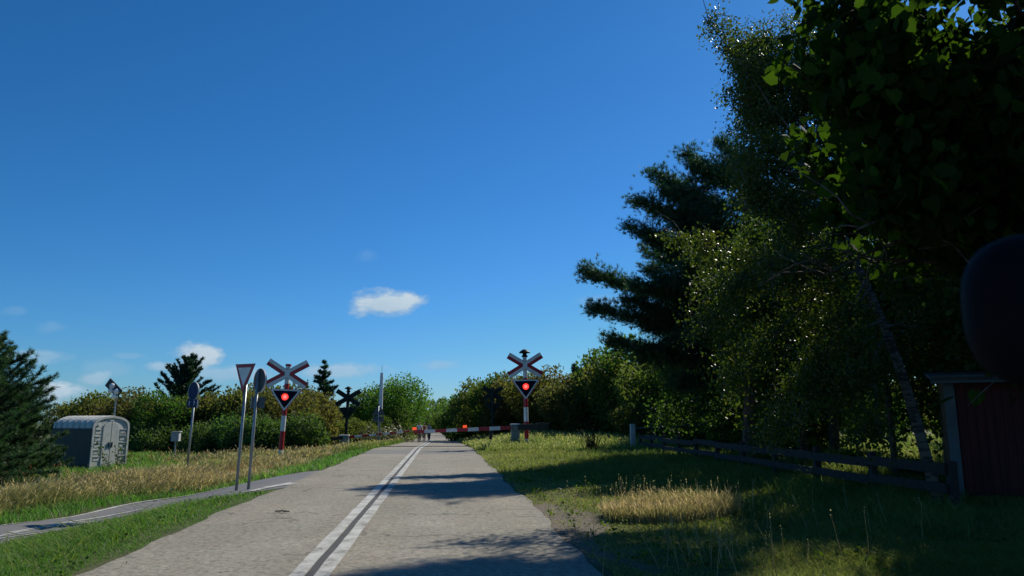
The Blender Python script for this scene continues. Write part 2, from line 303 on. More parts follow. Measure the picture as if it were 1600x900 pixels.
def tag(o, label=None, cat=None, group=None, kind=None):
    if label: o['label'] = label
    if cat: o['category'] = cat
    if group: o['group'] = group
    if kind: o['kind'] = kind
    return o
def empty(name, loc, rz=0, label=None, cat=None, group=None):
    o = bpy.data.objects.new(name, None); COL.objects.link(o); o.location = loc; o.rotation_euler = (0, 0, rz); o.empty_display_size = .2
    return tag(o, label, cat, group)
class MB:
    def __init__(s): s.v = []; s.f = []; s.m = []
    def add(s, vs, fs, mi=0):
        b = len(s.v); s.v += [tuple(v) for v in vs]; s.f += [tuple(b + i for i in f) for f in fs]; s.m += [mi] * len(fs)
    def box(s, c, d, mi=0, rot=None):
        hx, hy, hz = d[0] / 2, d[1] / 2, d[2] / 2; c = Vector(c)
        vs = [Vector((x, y, z)) for x in (-hx, hx) for y in (-hy, hy) for z in (-hz, hz)]
        if rot: vs = [rot @ v for v in vs]
        s.add([v + c for v in vs], [(0, 1, 3, 2), (4, 6, 7, 5), (0, 4, 5, 1), (2, 3, 7, 6), (0, 2, 6, 4), (1, 5, 7, 3)], mi)
    def tube(s, pts, rad, n=10, mi=0, cap=True):
        pts = [Vector(p) for p in pts]; rad = [float(q) for q in rad] if isinstance(rad, (list, tuple, np.ndarray)) else [rad] * len(pts)
        vs = []; up = Vector((0, 0, 1))
        for i, p in enumerate(pts):
            d = (pts[min(i + 1, len(pts) - 1)] - pts[max(i - 1, 0)]).normalized()
            a = d.cross(Vector((0, 1, 0)) if abs(d.y) < .9 else Vector((1, 0, 0))).normalized(); b_ = d.cross(a)
            vs += [p + rad[i] * (math.cos(2 * math.pi * k / n) * a + math.sin(2 * math.pi * k / n) * b_) for k in range(n)]
        fs = [(i * n + k, i * n + (k + 1) % n, (i + 1) * n + (k + 1) % n, (i + 1) * n + k) for i in range(len(pts) - 1) for k in range(n)]
        if cap: fs += [tuple(range(n - 1, -1, -1)), tuple((len(pts) - 1) * n + k for k in range(n))]
        s.add(vs, fs, mi)
    def prism(s, poly, y0, y1, mi=0):        # polygon in xz, extruded along y
        n = len(poly)
        vs = [(x, y0, z) for x, z in poly] + [(x, y1, z) for x, z in poly]
        fs = [tuple(range(n)), tuple(range(2 * n - 1, n - 1, -1))] + [(i, i + n, (i + 1) % n + n, (i + 1) % n) for i in range(n)]
        s.add(vs, fs, mi)
    def lathe(s, prof, c=(0, 0, 0), n=20, mi=0):   # profile (r, z)
        vs = [(c[0] + r * math.cos(2 * math.pi * k / n), c[1] + r * math.sin(2 * math.pi * k / n), c[2] + z) for r, z in prof for k in range(n)]
        fs = [(i * n + k, i * n + (k + 1) % n, (i + 1) * n + (k + 1) % n, (i + 1) * n + k) for i in range(len(prof) - 1) for k in range(n)]
        s.add(vs, fs, mi)
    def build(s, name, mats, parent=None, loc=None, smooth=False, bevel=0):
        me = bpy.data.meshes.new(name); me.from_pydata(s.v, [], s.f); me.update()
        if not isinstance(mats, (list, tuple)): mats = [mats]
        for m_ in mats: me.materials.append(m_)
        me.polygons.foreach_set('material_index', s.m)
        if smooth: me.polygons.foreach_set('use_smooth', [True] * len(s.f))
        o = bpy.data.objects.new(name, me); COL.objects.link(o)
        if parent: o.parent = parent
        if loc is not None: o.location = loc
        if bevel:
            bv = o.modifiers.new('bevel', 'BEVEL'); bv.width = bevel; bv.segments = 2; bv.limit_method = 'ANGLE'
        return o
def np_mesh(name, verts, faces, mat, parent=None, rnd=None, smooth=False, tris=None):
    me = bpy.data.meshes.new(name); nv = len(verts)
    me.vertices.add(nv); me.vertices.foreach_set('co', np.ascontiguousarray(verts, dtype=np.float32).ravel())
    k = faces.shape[1]; nf = len(faces)
    me.loops.add(nf * k); me.loops.foreach_set('vertex_index', np.ascontiguousarray(faces, dtype=np.int32).ravel())
    me.polygons.add(nf); me.polygons.foreach_set('loop_start', np.arange(0, nf * k, k, dtype=np.int32))
    if smooth: me.polygons.foreach_set('use_smooth', np.ones(nf, bool))
    me.update(calc_edges=True)
    if rnd is not None:
        a = me.attributes.new('rnd', 'FLOAT', 'POINT'); a.data.foreach_set('value', np.ascontiguousarray(rnd, dtype=np.float32))
    me.materials.append(mat)
    o = bpy.data.objects.new(name, me); COL.objects.link(o)
    if parent: o.parent = parent
    return o
def unit(v): return v / np.maximum(np.linalg.norm(v, axis=-1, keepdims=True), 1e-9)
def frames(axis, roll=None):      # matrices whose Y column is the axis
    n = len(axis); a = unit(axis); r = unit(rng.normal(size=(n, 3))); x = unit(np.cross(a, r)); z = np.cross(x, a)
    return np.stack([x, a, z], axis=2)
def scatter(tv, tf, pos, mats, scale):
    n = len(pos); k = len(tv)
    v = np.einsum('nij,kj->nki', mats, tv) * scale[:, None, None] + pos[:, None, :]
    f = (tf[None] + (np.arange(n) * k)[:, None, None]).reshape(-1, tf.shape[1])
    return v.reshape(-1, 3), f
LEAF_SMALL = (np.array([(0, 0, 0), (.42, .42, .10), (0, 1, 0), (-.42, .42, .10)]), np.array([(0, 1, 2), (0, 2, 3)]))
LEAF_BIG = (np.array([(0, 0, 0), (.34, -.08, .05), (.52, .30, .12), (.34, .68, .08), (0, 1.05, -.06), (-.34, .68, .08), (-.52, .30, .12), (-.34, -.08, .05), (0, .5, -.02)]),
            np.array([(8, 0, 1), (8, 1, 2), (8, 2, 3), (8, 3, 4), (8, 4, 5), (8, 5, 6), (8, 6, 7), (8, 7, 0)]))
def tuft_template(n=10, spread=.9, w=.05):
    tv = []; tf = []
    for i in range(n):
        a = 2 * math.pi * i / n + random.uniform(-.3, .3); e = random.uniform(.25, spread)
        d = Vector((math.cos(a) * math.sin(e), math.cos(e), math.sin(a) * math.sin(e))); s_ = d.cross(Vector((random.random(), random.random(), random.random()))).normalized() * w
        y0 = random.uniform(-.5, .2); b = len(tv)
        tv += [Vector((0, y0, 0)) + s_, Vector((0, y0, 0)) - s_, Vector((0, y0, 0)) + d * random.uniform(.8, 1.1)]; tf.append((b, b + 1, b + 2))
    return np.array([tuple(v) for v in tv]), np.array(tf)
TUFT = tuft_template(13, 1.25, .055)
TUFT_FAR = tuft_template(7, 1.2, .13)

def leaves(name, pos, axis, size, mat, parent, tmpl=LEAF_SMALL, jitter=.35, rnd=None):
    n = len(pos); sc = size * rng.uniform(1 - jitter, 1 + jitter, n)
    v, f = scatter(tmpl[0], tmpl[1], pos, frames(axis), sc)
    if rnd is None: rnd = rng.random(n)
    return np_mesh(name, v, f, mat, parent, np.repeat(rnd, len(tmpl[0])))
def tubes(name, segs, mat, parent, n=6):      # segs: list of (pts, radii)
    mb = MB()
    for pts, rad in segs: mb.tube(pts, list(rad), n)
    return mb.build(name, mat, parent, smooth=True)

# ------------------------------------------------------------------ terrain, road, path
xs = np.unique(np.concatenate([np.linspace(-600, -60, 28), np.linspace(-60, -18, 43), np.linspace(-18, 14, 107), np.linspace(14, 60, 47), np.linspace(60, 600, 28)]))
ys = np.unique(np.concatenate([np.linspace(-60, 4, 17), np.linspace(4, 50, 124), np.linspace(50, 160, 90), np.linspace(160, 1500, 80)]))
X, Y = np.meshgrid(xs, ys); Z = T(X, Y)
nx = len(xs); i0 = np.arange(len(ys) - 1)[:, None] * nx + np.arange(nx - 1)[None]; i0 = i0.ravel()
terr = np_mesh('ground', np.stack([X.ravel(), Y.ravel(), Z.ravel()], 1), np.stack([i0, i0 + 1, i0 + nx + 1, i0 + nx], 1), M['ground'], smooth=True)
tag(terr, kind='structure')
def drape(name, rows, mat, dz, kind='structure', parent=None):   # rows of (x, y) points, same count each
    v = []; nr = len(rows); nc = len(rows[0])
    for r in rows: v += [(x, y, Tz(x, y) + dz) for x, y in r]
    f = [(i * nc + j, i * nc + j + 1, (i + 1) * nc + j + 1, (i + 1) * nc + j) for i in range(nr - 1) for j in range(nc - 1)]
    o = np_mesh(name, np.array(v), np.array(f), mat, parent, smooth=True)
    if kind: tag(o, kind=kind)
    return o
RL, RR = -3.32, 1.50
def wobble(y, s): return .05 * math.sin(y * .8 + s) + .03 * math.sin(y * 2.3 + s * 2) + .02 * math.sin(y * 5.1 + s)
yr = list(np.arange(-20, 60, .4)) + list(np.arange(60, 200, 2)) + list(np.arange(200, 500, 10))
drape('road', [[(RL + wobble(y, 1) + (RR + wobble(y, 4) - RL - wobble(y, 1)) * k / 8, y) for k in range(9)] for y in yr], M['road'], .012)
PLx = [(-11.5, -2), (-10.4, 3), (-9.2, 8), (-8.2, 11.5), (-7.6, 14.07), (-7.06, 16.43), (-6.4, 18.4), (-5.3, 19.7), (-4.1, 20.6), (-3.0, 22.0)]
PRx = [(-9.9, -2), (-8.9, 3), (-7.75, 8), (-6.9, 10.4), (-6.45, 12.05), (-5.77, 13.4), (-5.0, 14.0), (-4.25, 14.6), (-3.6, 15.5), (-2.9, 17.0)]
def resample(pl, n):
    P = np.array(pl, float); d = np.r_[0, np.cumsum(np.linalg.norm(np.diff(P, axis=0), axis=1))]; s_ = np.linspace(0, d[-1], n)
    return np.stack([np.interp(s_, d, P[:, 0]), np.interp(s_, d, P[:, 1])], 1)
PLr = resample(PLx, 80); PRr = resample(PRx, 80)
def prow(a, b_): return [[tuple(PLr[i] * (1 - k) + PRr[i] * k) for k in np.linspace(a, b_, 7)] for i in range(80)]
drape('cycle_path', prow(0, 1), M['path'], .022 - .014)
def strip(name, a0, a1, i0_, i1_, dz=.016):
    return drape(name, [[tuple(PLr[i] * (1 - k) + PRr[i] * k) for k in np.linspace(a0, a1, 3)] for i in range(i0_, i1_)], M['paint'], dz)
strip('path_edge_line', .02, .06, 0, 70); strip('path_centre_line', .50, .54, 0, 64)
# hatching between the centre line and the grass strip at the near end of the path
def quad_sheet(name, polys, mat, dz):
    v = []; f = []
    for pl in polys:
        b_ = len(v); v += [(x, y, Tz(x, y) + dz) for x, y in pl]; f.append(tuple(range(b_, b_ + 4)))
    return tag(np_mesh(name, np.array(v), np.array(f), mat), kind='structure')
hp = []
for k, (x0, y0, x1, y1) in enumerate([(4, 837, 150, 816), (14, 834, 120, 819), (-20, 846, 95, 829), (-30, 843, 125, 823), (40, 829, 135, 816)]):
    p0 = ground_at(x0, y0); p1 = ground_at(x1, y1); d = (p1 - p0); d.z = 0; nrm = Vector((-d.y, d.x, 0)).normalized() * .035
    for s_ in range(6):
        a = p0 + d * (s_ / 6); b_ = p0 + d * ((s_ + 1) / 6)
        hp.append([(a.x - nrm.x, a.y - nrm.y), (b_.x - nrm.x, b_.y - nrm.y), (b_.x + nrm.x, b_.y + nrm.y), (a.x + nrm.x, a.y + nrm.y)])
quad_sheet('path_hatching', hp, M['paint'], .018)
tp = []
for (x0, y0, x1, y1, w_) in [(395, 768, 458, 755, .09), (418, 762, 462, 757, .09), (345, 775, 400, 768, .05)]:
    p0 = ground_at(x0, y0); p1 = ground_at(x1, y1); d = (p1 - p0); d.z = 0; nrm = Vector((-d.y, d.x, 0)).normalized() * w_
    for s_ in range(4):
        a = p0 + d * (s_ / 4); b_ = p0 + d * ((s_ + 1) / 4)
        tp.append([(a.x - nrm.x, a.y - nrm.y), (b_.x - nrm.x, b_.y - nrm.y), (b_.x + nrm.x, b_.y + nrm.y), (a.x + nrm.x, a.y + nrm.y)])
quad_sheet('path_give_way_marks', tp, M['paint'], .020)
def lane(name, x0, x1, mat, dz, y1=86, w=.004):
    yy_ = list(np.arange(-10, 40, .3)) + list(np.arange(40, y1, 1.5))
    drape(name, [[(x0 + w * math.sin(y * 1.9 + x0 * 9) + w * math.sin(y * 4.7 + x0), y), (x1 + w * math.sin(y * 2.3 + x0 * 5), y)] for y in yy_], mat, dz)
lane('tar_seam', -1.215, -1.13, M['tar'], .017)
lane('centre_line', -1.36, -1.215, M['paint'], .021); lane('centre_line', -1.13, -.985, M['paint'], .021)

# rails of the single track crossing the road, with ballast either side
def rails():
    mb = MB()
    for y in (42.6, 44.035):
        xs_ = list(np.arange(-40, -3.6, 2)) + list(np.arange(-3.6, 2, .7)) + list(np.arange(2, 40, 2))
        mb.tube([(x, y, Tz(x, y) + (.0 if -3.7 < x < 1.9 else .06)) for x in xs_], .035, 6)
    r = empty('railway_track', (0, 0, 0), 0, 'rusty single railway track running across the road behind the first barrier', 'railway track')
    mb.build('rail', M['steelrail'], r)
rails()

# ------------------------------------------------------------------ crossing signals, barriers, signs
def half_arm(mb, ang, L, w, y, sgn):
    # one half arm pointing at angle ang; white outer strip (towards vertical), red inner strip (towards horizontal)
    d = Vector((math.cos(ang), math.sin(ang))); nrm = Vector((-d.y, d.x))
    up = 1 if nrm.y * (1 if math.sin(ang) > 0 else -1) > 0 else -1     # side that faces away from the horizontal axis
    def strip_(o0, o1, s0, s1, mi, y0):
        mb.prism([tuple(d * s0 + nrm * o0 * up), tuple(d * s1 + nrm * o0 * up), tuple(d * s1 + nrm * o1 * up), tuple(d * s0 + nrm * o1 * up)], y0, y0 + .004, mi)
    strip_(0.0, w / 2 - .006, 0.02, L, 1, y - .006)
    strip_(-w / 2 + .006, -0.0, w * .40, L, 2, y - .006)
def cross_signal(loc, rz, tilt, hp_, crossw, label, group, bell, front=True, lean=0):
    r = empty('crossing_signal', loc, rz, label, 'crossing signal', group)
    r.rotation_euler = (0, lean, rz)
    rad = .112
    mb = MB(); z = 0; k = 0; bands = [0, .42, 1.28, 2.0, 2.75, 3.15, 3.5, hp_]
    if not front: bands = [0, hp_]
    for a, b_ in zip(bands[:-1], bands[1:]):
        mb.tube([(0, 0, a - (.3 if a == 0 else 0)), (0, 0, b_)], rad, 16, k % 2 if front else 0); k += 1
    mb.build('pole', [M['white'], M['red']] if front else [M['dkgreen']], r, smooth=False)
    L = crossw / 2 / math.cos(R(31)); w = .34; zc = hp_ - .42
    cb = MB()
    for ang in (31, 149, 211, 329):
        a = R(ang); d = Vector((math.cos(a), math.sin(a))); n_ = Vector((-d.y, d.x)) * w / 2; st = 0 if ang in (31, 211) else .0
    for ang in (31, 149):
        a = R(ang); d = Vector((math.cos(a), math.sin(a))); n_ = Vector((-d.y, d.x)) * w / 2; y0 = -.13 if ang == 31 else -.132
        cb.prism([tuple(-d * L - n_), tuple(d * L - n_), tuple(d * L + n_), tuple(-d * L + n_)], y0, -.095 + (0 if ang == 31 else .003), 0)
    for ang in (31, 149, 211, 329): half_arm(cb, R(ang), L - .006, w, -.131 - .0015 * (ang in (149, 329)), 1)
    cb.prism([(-.12, -.045), (.12, -.045), (.12, .045), (-.12, .045)], -.142, -.137, 1)
    o = cb.build('crossbuck', [M['dkgreen'], M['white'], M['signred']], r, loc=(0, 0, zc))
    # triangle with the red lamp
    tw = .66 * (1.14 if front else 1.0); tt = zc - .92 + .20; th = tw * 1.42
    def tri(sx, z0, z1): return [(-sx, z0), (0, z1), (sx, z0)]
    def rtri(s_, off):
        P = [Vector((-tw * s_, 0)), Vector((0, -th * s_)), Vector((tw * s_, 0))]; out = []
        for i in range(3):
            p = P[i]; a = (P[i - 1] - p).normalized(); b_ = (P[(i + 1) % 3] - p).normalized(); c = .06 * s_
            out += [tuple(p + a * c + Vector((0, -off))), tuple(p + (a + b_) * c * .33 + Vector((0, -off))), tuple(p + b_ * c + Vector((0, -off)))]
        return out
    tb = MB(); tb.prism(rtri(1, 0), -.15, -.09, 0); tb.prism(rtri(.95, .018), -.155, -.15, 1); tb.prism(rtri(.77, .085), -.16, -.155, 2)
    tb.prism(rtri(.6, .12), -.09, -.03, 3)
    o = tb.build('signal_board', [M['signred'] if front else M['dkgreen'], M['white'], M['navy'], M['dkgreen']], r, loc=(0, 0, tt))
    lz = tt - .37
    lm = MB(); lm.tube([(0, -.16, lz), (0, -.20, lz)], .19, 24, 0); lm2 = lm.build('lamp_housing', M['black'], r)
    if front:
        ln = MB()
        ln.prism([(.15 * math.cos(a), lz + .15 * math.sin(a)) for a in np.linspace(0, 2 * math.pi, 24, endpoint=False)], -.215, -.2, 0)
        ln.prism([(.08 * math.cos(a), lz + .08 * math.sin(a)) for a in np.linspace(0, 2 * math.pi, 20, endpoint=False)], -.218, -.215, 1)
        ln.build('red_lamp', [M['lamp_red'], M['lamp_core']], r)
    hd = MB()
    A = np.linspace(R(15), R(165), 12)
    for a0, a1 in zip(A[:-1], A[1:]):
        q = [(.2 * math.cos(a0), lz + .2 * math.sin(a0)), (.2 * math.cos(a1), lz + .2 * math.sin(a1)), (.212 * math.cos(a1), lz + .212 * math.sin(a1)), (.212 * math.cos(a0), lz + .212 * math.sin(a0))]
        hd.prism(q, -.34, -.17, 0)
    hd.build('lamp_hood', M['black'], r)
    if bell:
        be = MB(); be.lathe([(0, .42), (.08, .41), (.17, .36), (.27, .27), (.30, .22), (.20, .22), (.11, .20), (.11, .10), (.17, .08), (.17, .03), (.09, 0), (.112, -.05)], (0, 0, hp_), 20)
        be.build('warning_bell', M['dkgreen'], r, smooth=True)
    else:
        be = MB(); be.lathe([(0, .06), (.13, .05), (.14, 0), (.14, -.05), (.112, -.05)], (0, 0, hp_), 16); be.build('pole_cap', M['red'] if front else M['dkgreen'], r)
    if not front:
        pl = MB(); pl.box((0, -.12, 1.45), (.11, .01, .15)); pl.build('number_plate', M['white'], r)
        # bracket rails on the back of the crossbuck
        for bz, bw in ((zc, .5), (tt - .25, .4)):
            bk = MB(); bk.box((0, -.088, bz), (bw, .02, .06)); bk.build('bracket', M['black'], r)
    return r
def p3(px, py, D): return at(px, py, D)
LP = on(441, 35.3); LP.z = -.40
cross_signal(LP, R(3), 0, 4.38, 1.84, 'red and white crossing signal left of the road, red lamp lit, flat cap', 'signals facing the camera', False, lean=R(2.0))
RP = on(823, 38.1); RP.z = Tz(RP.x, RP.y)
cross_signal(RP, 0, 0, 4.55, 1.72, 'red and white crossing signal right of the road, red lamp lit, mushroom bell', 'signals facing the camera', True, lean=R(-1.2))
LB = on(541, 55); cross_signal(LB, R(180), 0, 4.2, 1.72, 'dark green back of a crossing signal with bell, left beyond the track', 'crossing signals seen from behind', True, front=False, lean=R(-1.0))
RB = on(770, 58); cross_signal(RB, R(180), 0, 4.2, 1.55, 'dark green back of a crossing signal against the hedge, right beyond the track', 'crossing signals seen from behind', False, front=False)

def barrier(base, tip, pivot_z, cw_dir_len, label, lights, th0, th1, nb, boxd):
    # base: ground point of the machine; tip: world point of the boom's end
    r = empty('crossing_barrier', base, 0, label, 'barrier', 'striped booms lowered across the road')
    P = Vector((0, 0, pivot_z)); Tp = Vector(tip) - Vector(base); d = (Tp - P); L = d.length; d.normalize()
    side = d.cross(Vector((0, 0, 1))).normalized(); upv = side.cross(d)
    rot = Matrix((d, -side, upv)).transposed()
    hs = MB(); hs.box((0, .28, pivot_z / 2 - .12), (boxd[0], boxd[1], pivot_z + .45)); hs.box((0, .28, pivot_z + .0), (boxd[0] + .08, boxd[1] + .08, .06))
    hs.build('machine_housing', M['housing'], r, bevel=.015)
    tp_ = MB(); tp_.box((0, .28, pivot_z + .16), (boxd[0] + .06, boxd[1] + .06, .06)); tp_.build('housing_lid', M['white'], r, bevel=.01)
    ba = MB(); ba.box((0, .28, .03), (boxd[0] + .25, boxd[1] + .25, .2)); ba.build('concrete_base', M['postgrey'], r)
    b_ = MB(); s0 = .25
    for i in range(nb):
        a0 = s0 + (L - s0) * i / nb; a1 = s0 + (L - s0) * (i + 1) / nb; t0 = th0 + (th1 - th0) * i / nb; t1 = th0 + (th1 - th0) * (i + 1) / nb
        vs = []
        for a, tt in ((a0, t0), (a1, t1)):
            c = P + d * a
            vs += [c - side * .04 - upv * tt / 2, c + side * .04 - upv * tt / 2, c + side * .04 + upv * tt / 2, c - side * .04 + upv * tt / 2]
        b_.add(vs, [(0, 3, 2, 1), (4, 5, 6, 7), (0, 1, 5, 4), (1, 2, 6, 5), (2, 3, 7, 6), (3, 0, 4, 7)], i % 2)
    b_.build('boom', [M['red'], M['white']], r)
    c = MB(); c.box(P - d * (cw_dir_len / 2 + .1), (cw_dir_len, .10, th0 * 1.5), 0, rot); c.box(P - d * (cw_dir_len * .82), (.5, .16, th0 * 1.9), 0, rot); c.build('counterweight', M['black'], r, bevel=.01)
    for s_, m_ in lights:
        l = MB(); q = P + d * L * s_ + upv * (th0 * .5 + .06); l.box(q, (.20, .12, .13), 0, rot)
        l.box(q - upv * .075, (.08, .06, .03), 1, rot); l.build('boom_lamp', [M[m_], M['black']], r, bevel=.01)
    return r
bR = on(806, 37.6); tipR = at(646, 674.8, 37.2)
barrier(bR, tipR, 1.02, 1.55, 'near red and white boom across the right lane with pale grey machine and dark counterweight', [(.50, 'lamp_orange'), (.99, 'lamp_orange')], .19, .15, 9, (.42, .42))
bL = on(541, 54.0); bL.y -= .9; tipL = at(640, 674, 55.5)
barrier(bL, tipL, .95, 1.25, 'far thinner red and white boom reaching from the left verge beyond the track', [(.86, 'white')], .16, .11, 9, (.62, .6))

# grey square post behind the right boom, small rest post at the kerb
g_ = on(767, 43.5); mb = MB(); mb.box((0, 0, .42), (.16, .16, 1.1)); mb.box((0, 0, .98), (.20, .20, .05))
tag(mb.build('boom_rest_post', M['woodgrey'], None, g_, bevel=.01), 'short dark wooden post under the boom beside the right road edge', 'post')

def sign_post(loc, h, label, kind, rz, lean, r_=.032, cat='traffic sign', group=None):
    r = empty('sign_post', loc, 0, label, cat, group); r.rotation_euler = (0, lean, 0)
    mb = MB(); mb.tube([(0, 0, -.3), (0, 0, h)], r_, 14); mb.lathe([(0, h + .02), (r_, h + .01), (r_, h)], (0, 0, 0), 14); mb.build('pole', M['galv'], r, smooth=True)
    return r
def head(parent, name, mb, mats, z, rz, lbl=None):
    o = mb.build(name, mats, parent, loc=(0, 0, z)); o.rotation_euler = (0, 0, rz)
    if lbl: o['label'] = lbl
    return o
def disc_mb(rad, y0=-.06, face=1, rim=True):
    mb = MB(); A = np.linspace(0, 2 * math.pi, 32, endpoint=False)
    mb.prism([(rad * math.cos(a), rad * math.sin(a)) for a in A], y0, y0 + .012, 0)
    for a0, a1 in zip(A, np.roll(A, -1)):
        mb.prism([(q * math.cos(a), q * math.sin(a)) for q, a in ((rad + .001, a0), (rad + .001, a1), (rad + .010, a1), (rad + .010, a0))], y0 - .012, y0 + .026, 2)
    mb.prism([((rad - .02) * math.cos(a), (rad - .02) * math.sin(a)) for a in A], y0 - .004, y0, 1)
    return mb
# give-way sign (faces the cycle path, down left)
P1 = ground_at(369, 767)
s1 = sign_post(P1, 2.36, 'give way triangle with red border on a slim grey post beside the path', None, 0, R(1.6))
tw = .36; mb = MB(); mb.prism([(-tw, .31), (-.02, -.31), (.02, -.31), (tw, .31)], -.062, -.05, 0); mb.prism([(-tw + .012, .30), (0, -.30), (tw - .012, .30)], -.066, -.062, 1)
mb.prism([(-tw + .115, .238), (0, -.165), (tw - .115, .238)], -.069, -.066, 2)
mb.prism([(tw + .001, .318), (-tw - .001, .318), (-tw - .001, .311), (tw + .001, .311)], -.075, -.04, 3); 
head(s1, 'triangle_plate', mb, [M['signback'], M['signred'], M['white'], M['rim']], 2.36, R(-42))
# disc seen from behind with a small plate (right of the give-way sign)
P2 = ground_at(388, 765)
s2 = sign_post(P2, 2.48, 'round grey sign back and small plate on the post beside the give way sign', None, 0, R(1.5))
head(s2, 'disc', disc_mb(.25), [M['signback'], M['blue'], M['rim']], 2.27, R(131))
mb = MB(); mb.box((0, -.055, 0), (.46, .012, .24)); mb.box((0, -.063, 0), (.44, .004, .22), 1); mb.box((.235, -.055, 0), (.008, .035, .25), 2)
head(s2, 'sub_plate', mb, [M['signback'], M['blue'], M['rim']], 1.80, R(138))
# blue disc + blue plate with arrows
P3 = ground_at(290, 752)
s3 = sign_post(P3, 2.9, 'thin post with dark round sign and blue arrow plate, nearest the grey cabinet', None, 0, R(1.8))
mb = disc_mb(.28)
head(s3, 'disc', mb, [M['signback'], M['blue'], M['rim']], 2.70, R(-42))
mb = MB(); mb.box((0, -.055, 0), (.56, .03, .26), 0); mb.box((0, -.072, 0), (.52, .004, .225), 1)
def glyph(mb, poly, mi=2, y=-.076): mb.prism(poly, y - .002, y, mi)
for sx_ in (-1, 1):   # two arrows
    x = sx_ * .13
    glyph(mb, [(x - .015, -.07), (x + .015, -.07), (x + .015, .03), (x - .015, .03)])
    glyph(mb, [(x - .05, .03), (x + .05, .03), (x, .085)])
mb.box((.285, -.055, 0), (.01, .05, .27), 3)
head(s3, 'arrow_plate', mb, [M['signback'], M['blue'], M['white'], M['rim']], 2.33, R(-40))
# small box on a post in the field
P4 = on(277, 36); mb = MB()
s4 = empty('cable_marker', P4, 0, 'small grey box on a short post standing in the green field', 'marker box')
mb.tube([(0, 0, -.3), (0, 0, 1.0)], .035, 8); mb.build('pole', M['galv'], s4)
mb = MB(); mb.box((0, 0, 1.18), (.36, .30, .42)); mb.box((.03, 0, 1.41), (.40, .36, .04)); mb.build('box', M['postgrey'], s4, bevel=.01)
# triangle sign back + plate on slim post, left verge beyond the track
P5 = on(591, 52); s5 = sign_post(P5, 2.75, 'grey back of a triangular warning sign with plate, on the left verge beyond the track', None, 0, 0, .035)
mb = MB(); mb.prism([(-.46, -.38), (.46, -.38), (0, .40)], .05, .07, 0); mb.box((0, .058, .0), (.5, .01, .03), 1); head(s5, 'triangle_plate', mb, [M['signback'], M['rim']], 2.48, 0)
mb = MB(); mb.box((0, .06, 0), (.74, .02, .36)); head(s5, 'sub_plate', mb, [M['signback']], 1.85, 0)
# tall white mast
P6 = on(594, 62); s6 = empty('mast', P6, 0, 'tall slim white mast with a rod on top, rising beside the bright green tree', 'mast')
mb = MB(); mb.tube([(0, 0, -.3), (0, 0, 3.0)], .06, 10); mb.build('lower_pole', M['galv'], s6)
mb = MB(); mb.tube([(0, 0, 3.0), (.02, 0, 6.0)], [.17, .13], 12); mb.build('white_tube', M['white'], s6)
mb = MB(); mb.tube([(.02, 0, 5.9), (.03, 0, 6.6)], .018, 8); mb.build('top_rod', M['galv'], s6)
# second triangle sign far ahead at right verge & rectangular markers by the road
P7 = on(711, 95); s7 = sign_post(P7, 2.2, 'tiny pale triangular sign far ahead in front of the dark right hedge', None, 0, 0, .04)
mb = MB(); mb.prism([(-.45, -.38), (.45, -.38), (0, .40)], -.06, -.05, 0); mb.prism([(-.28, -.27), (.28, -.27), (0, .2)], -.064, -.06, 1); head(s7, 'triangle_plate', mb, [M['signred'], M['white']], 1.9, 0)

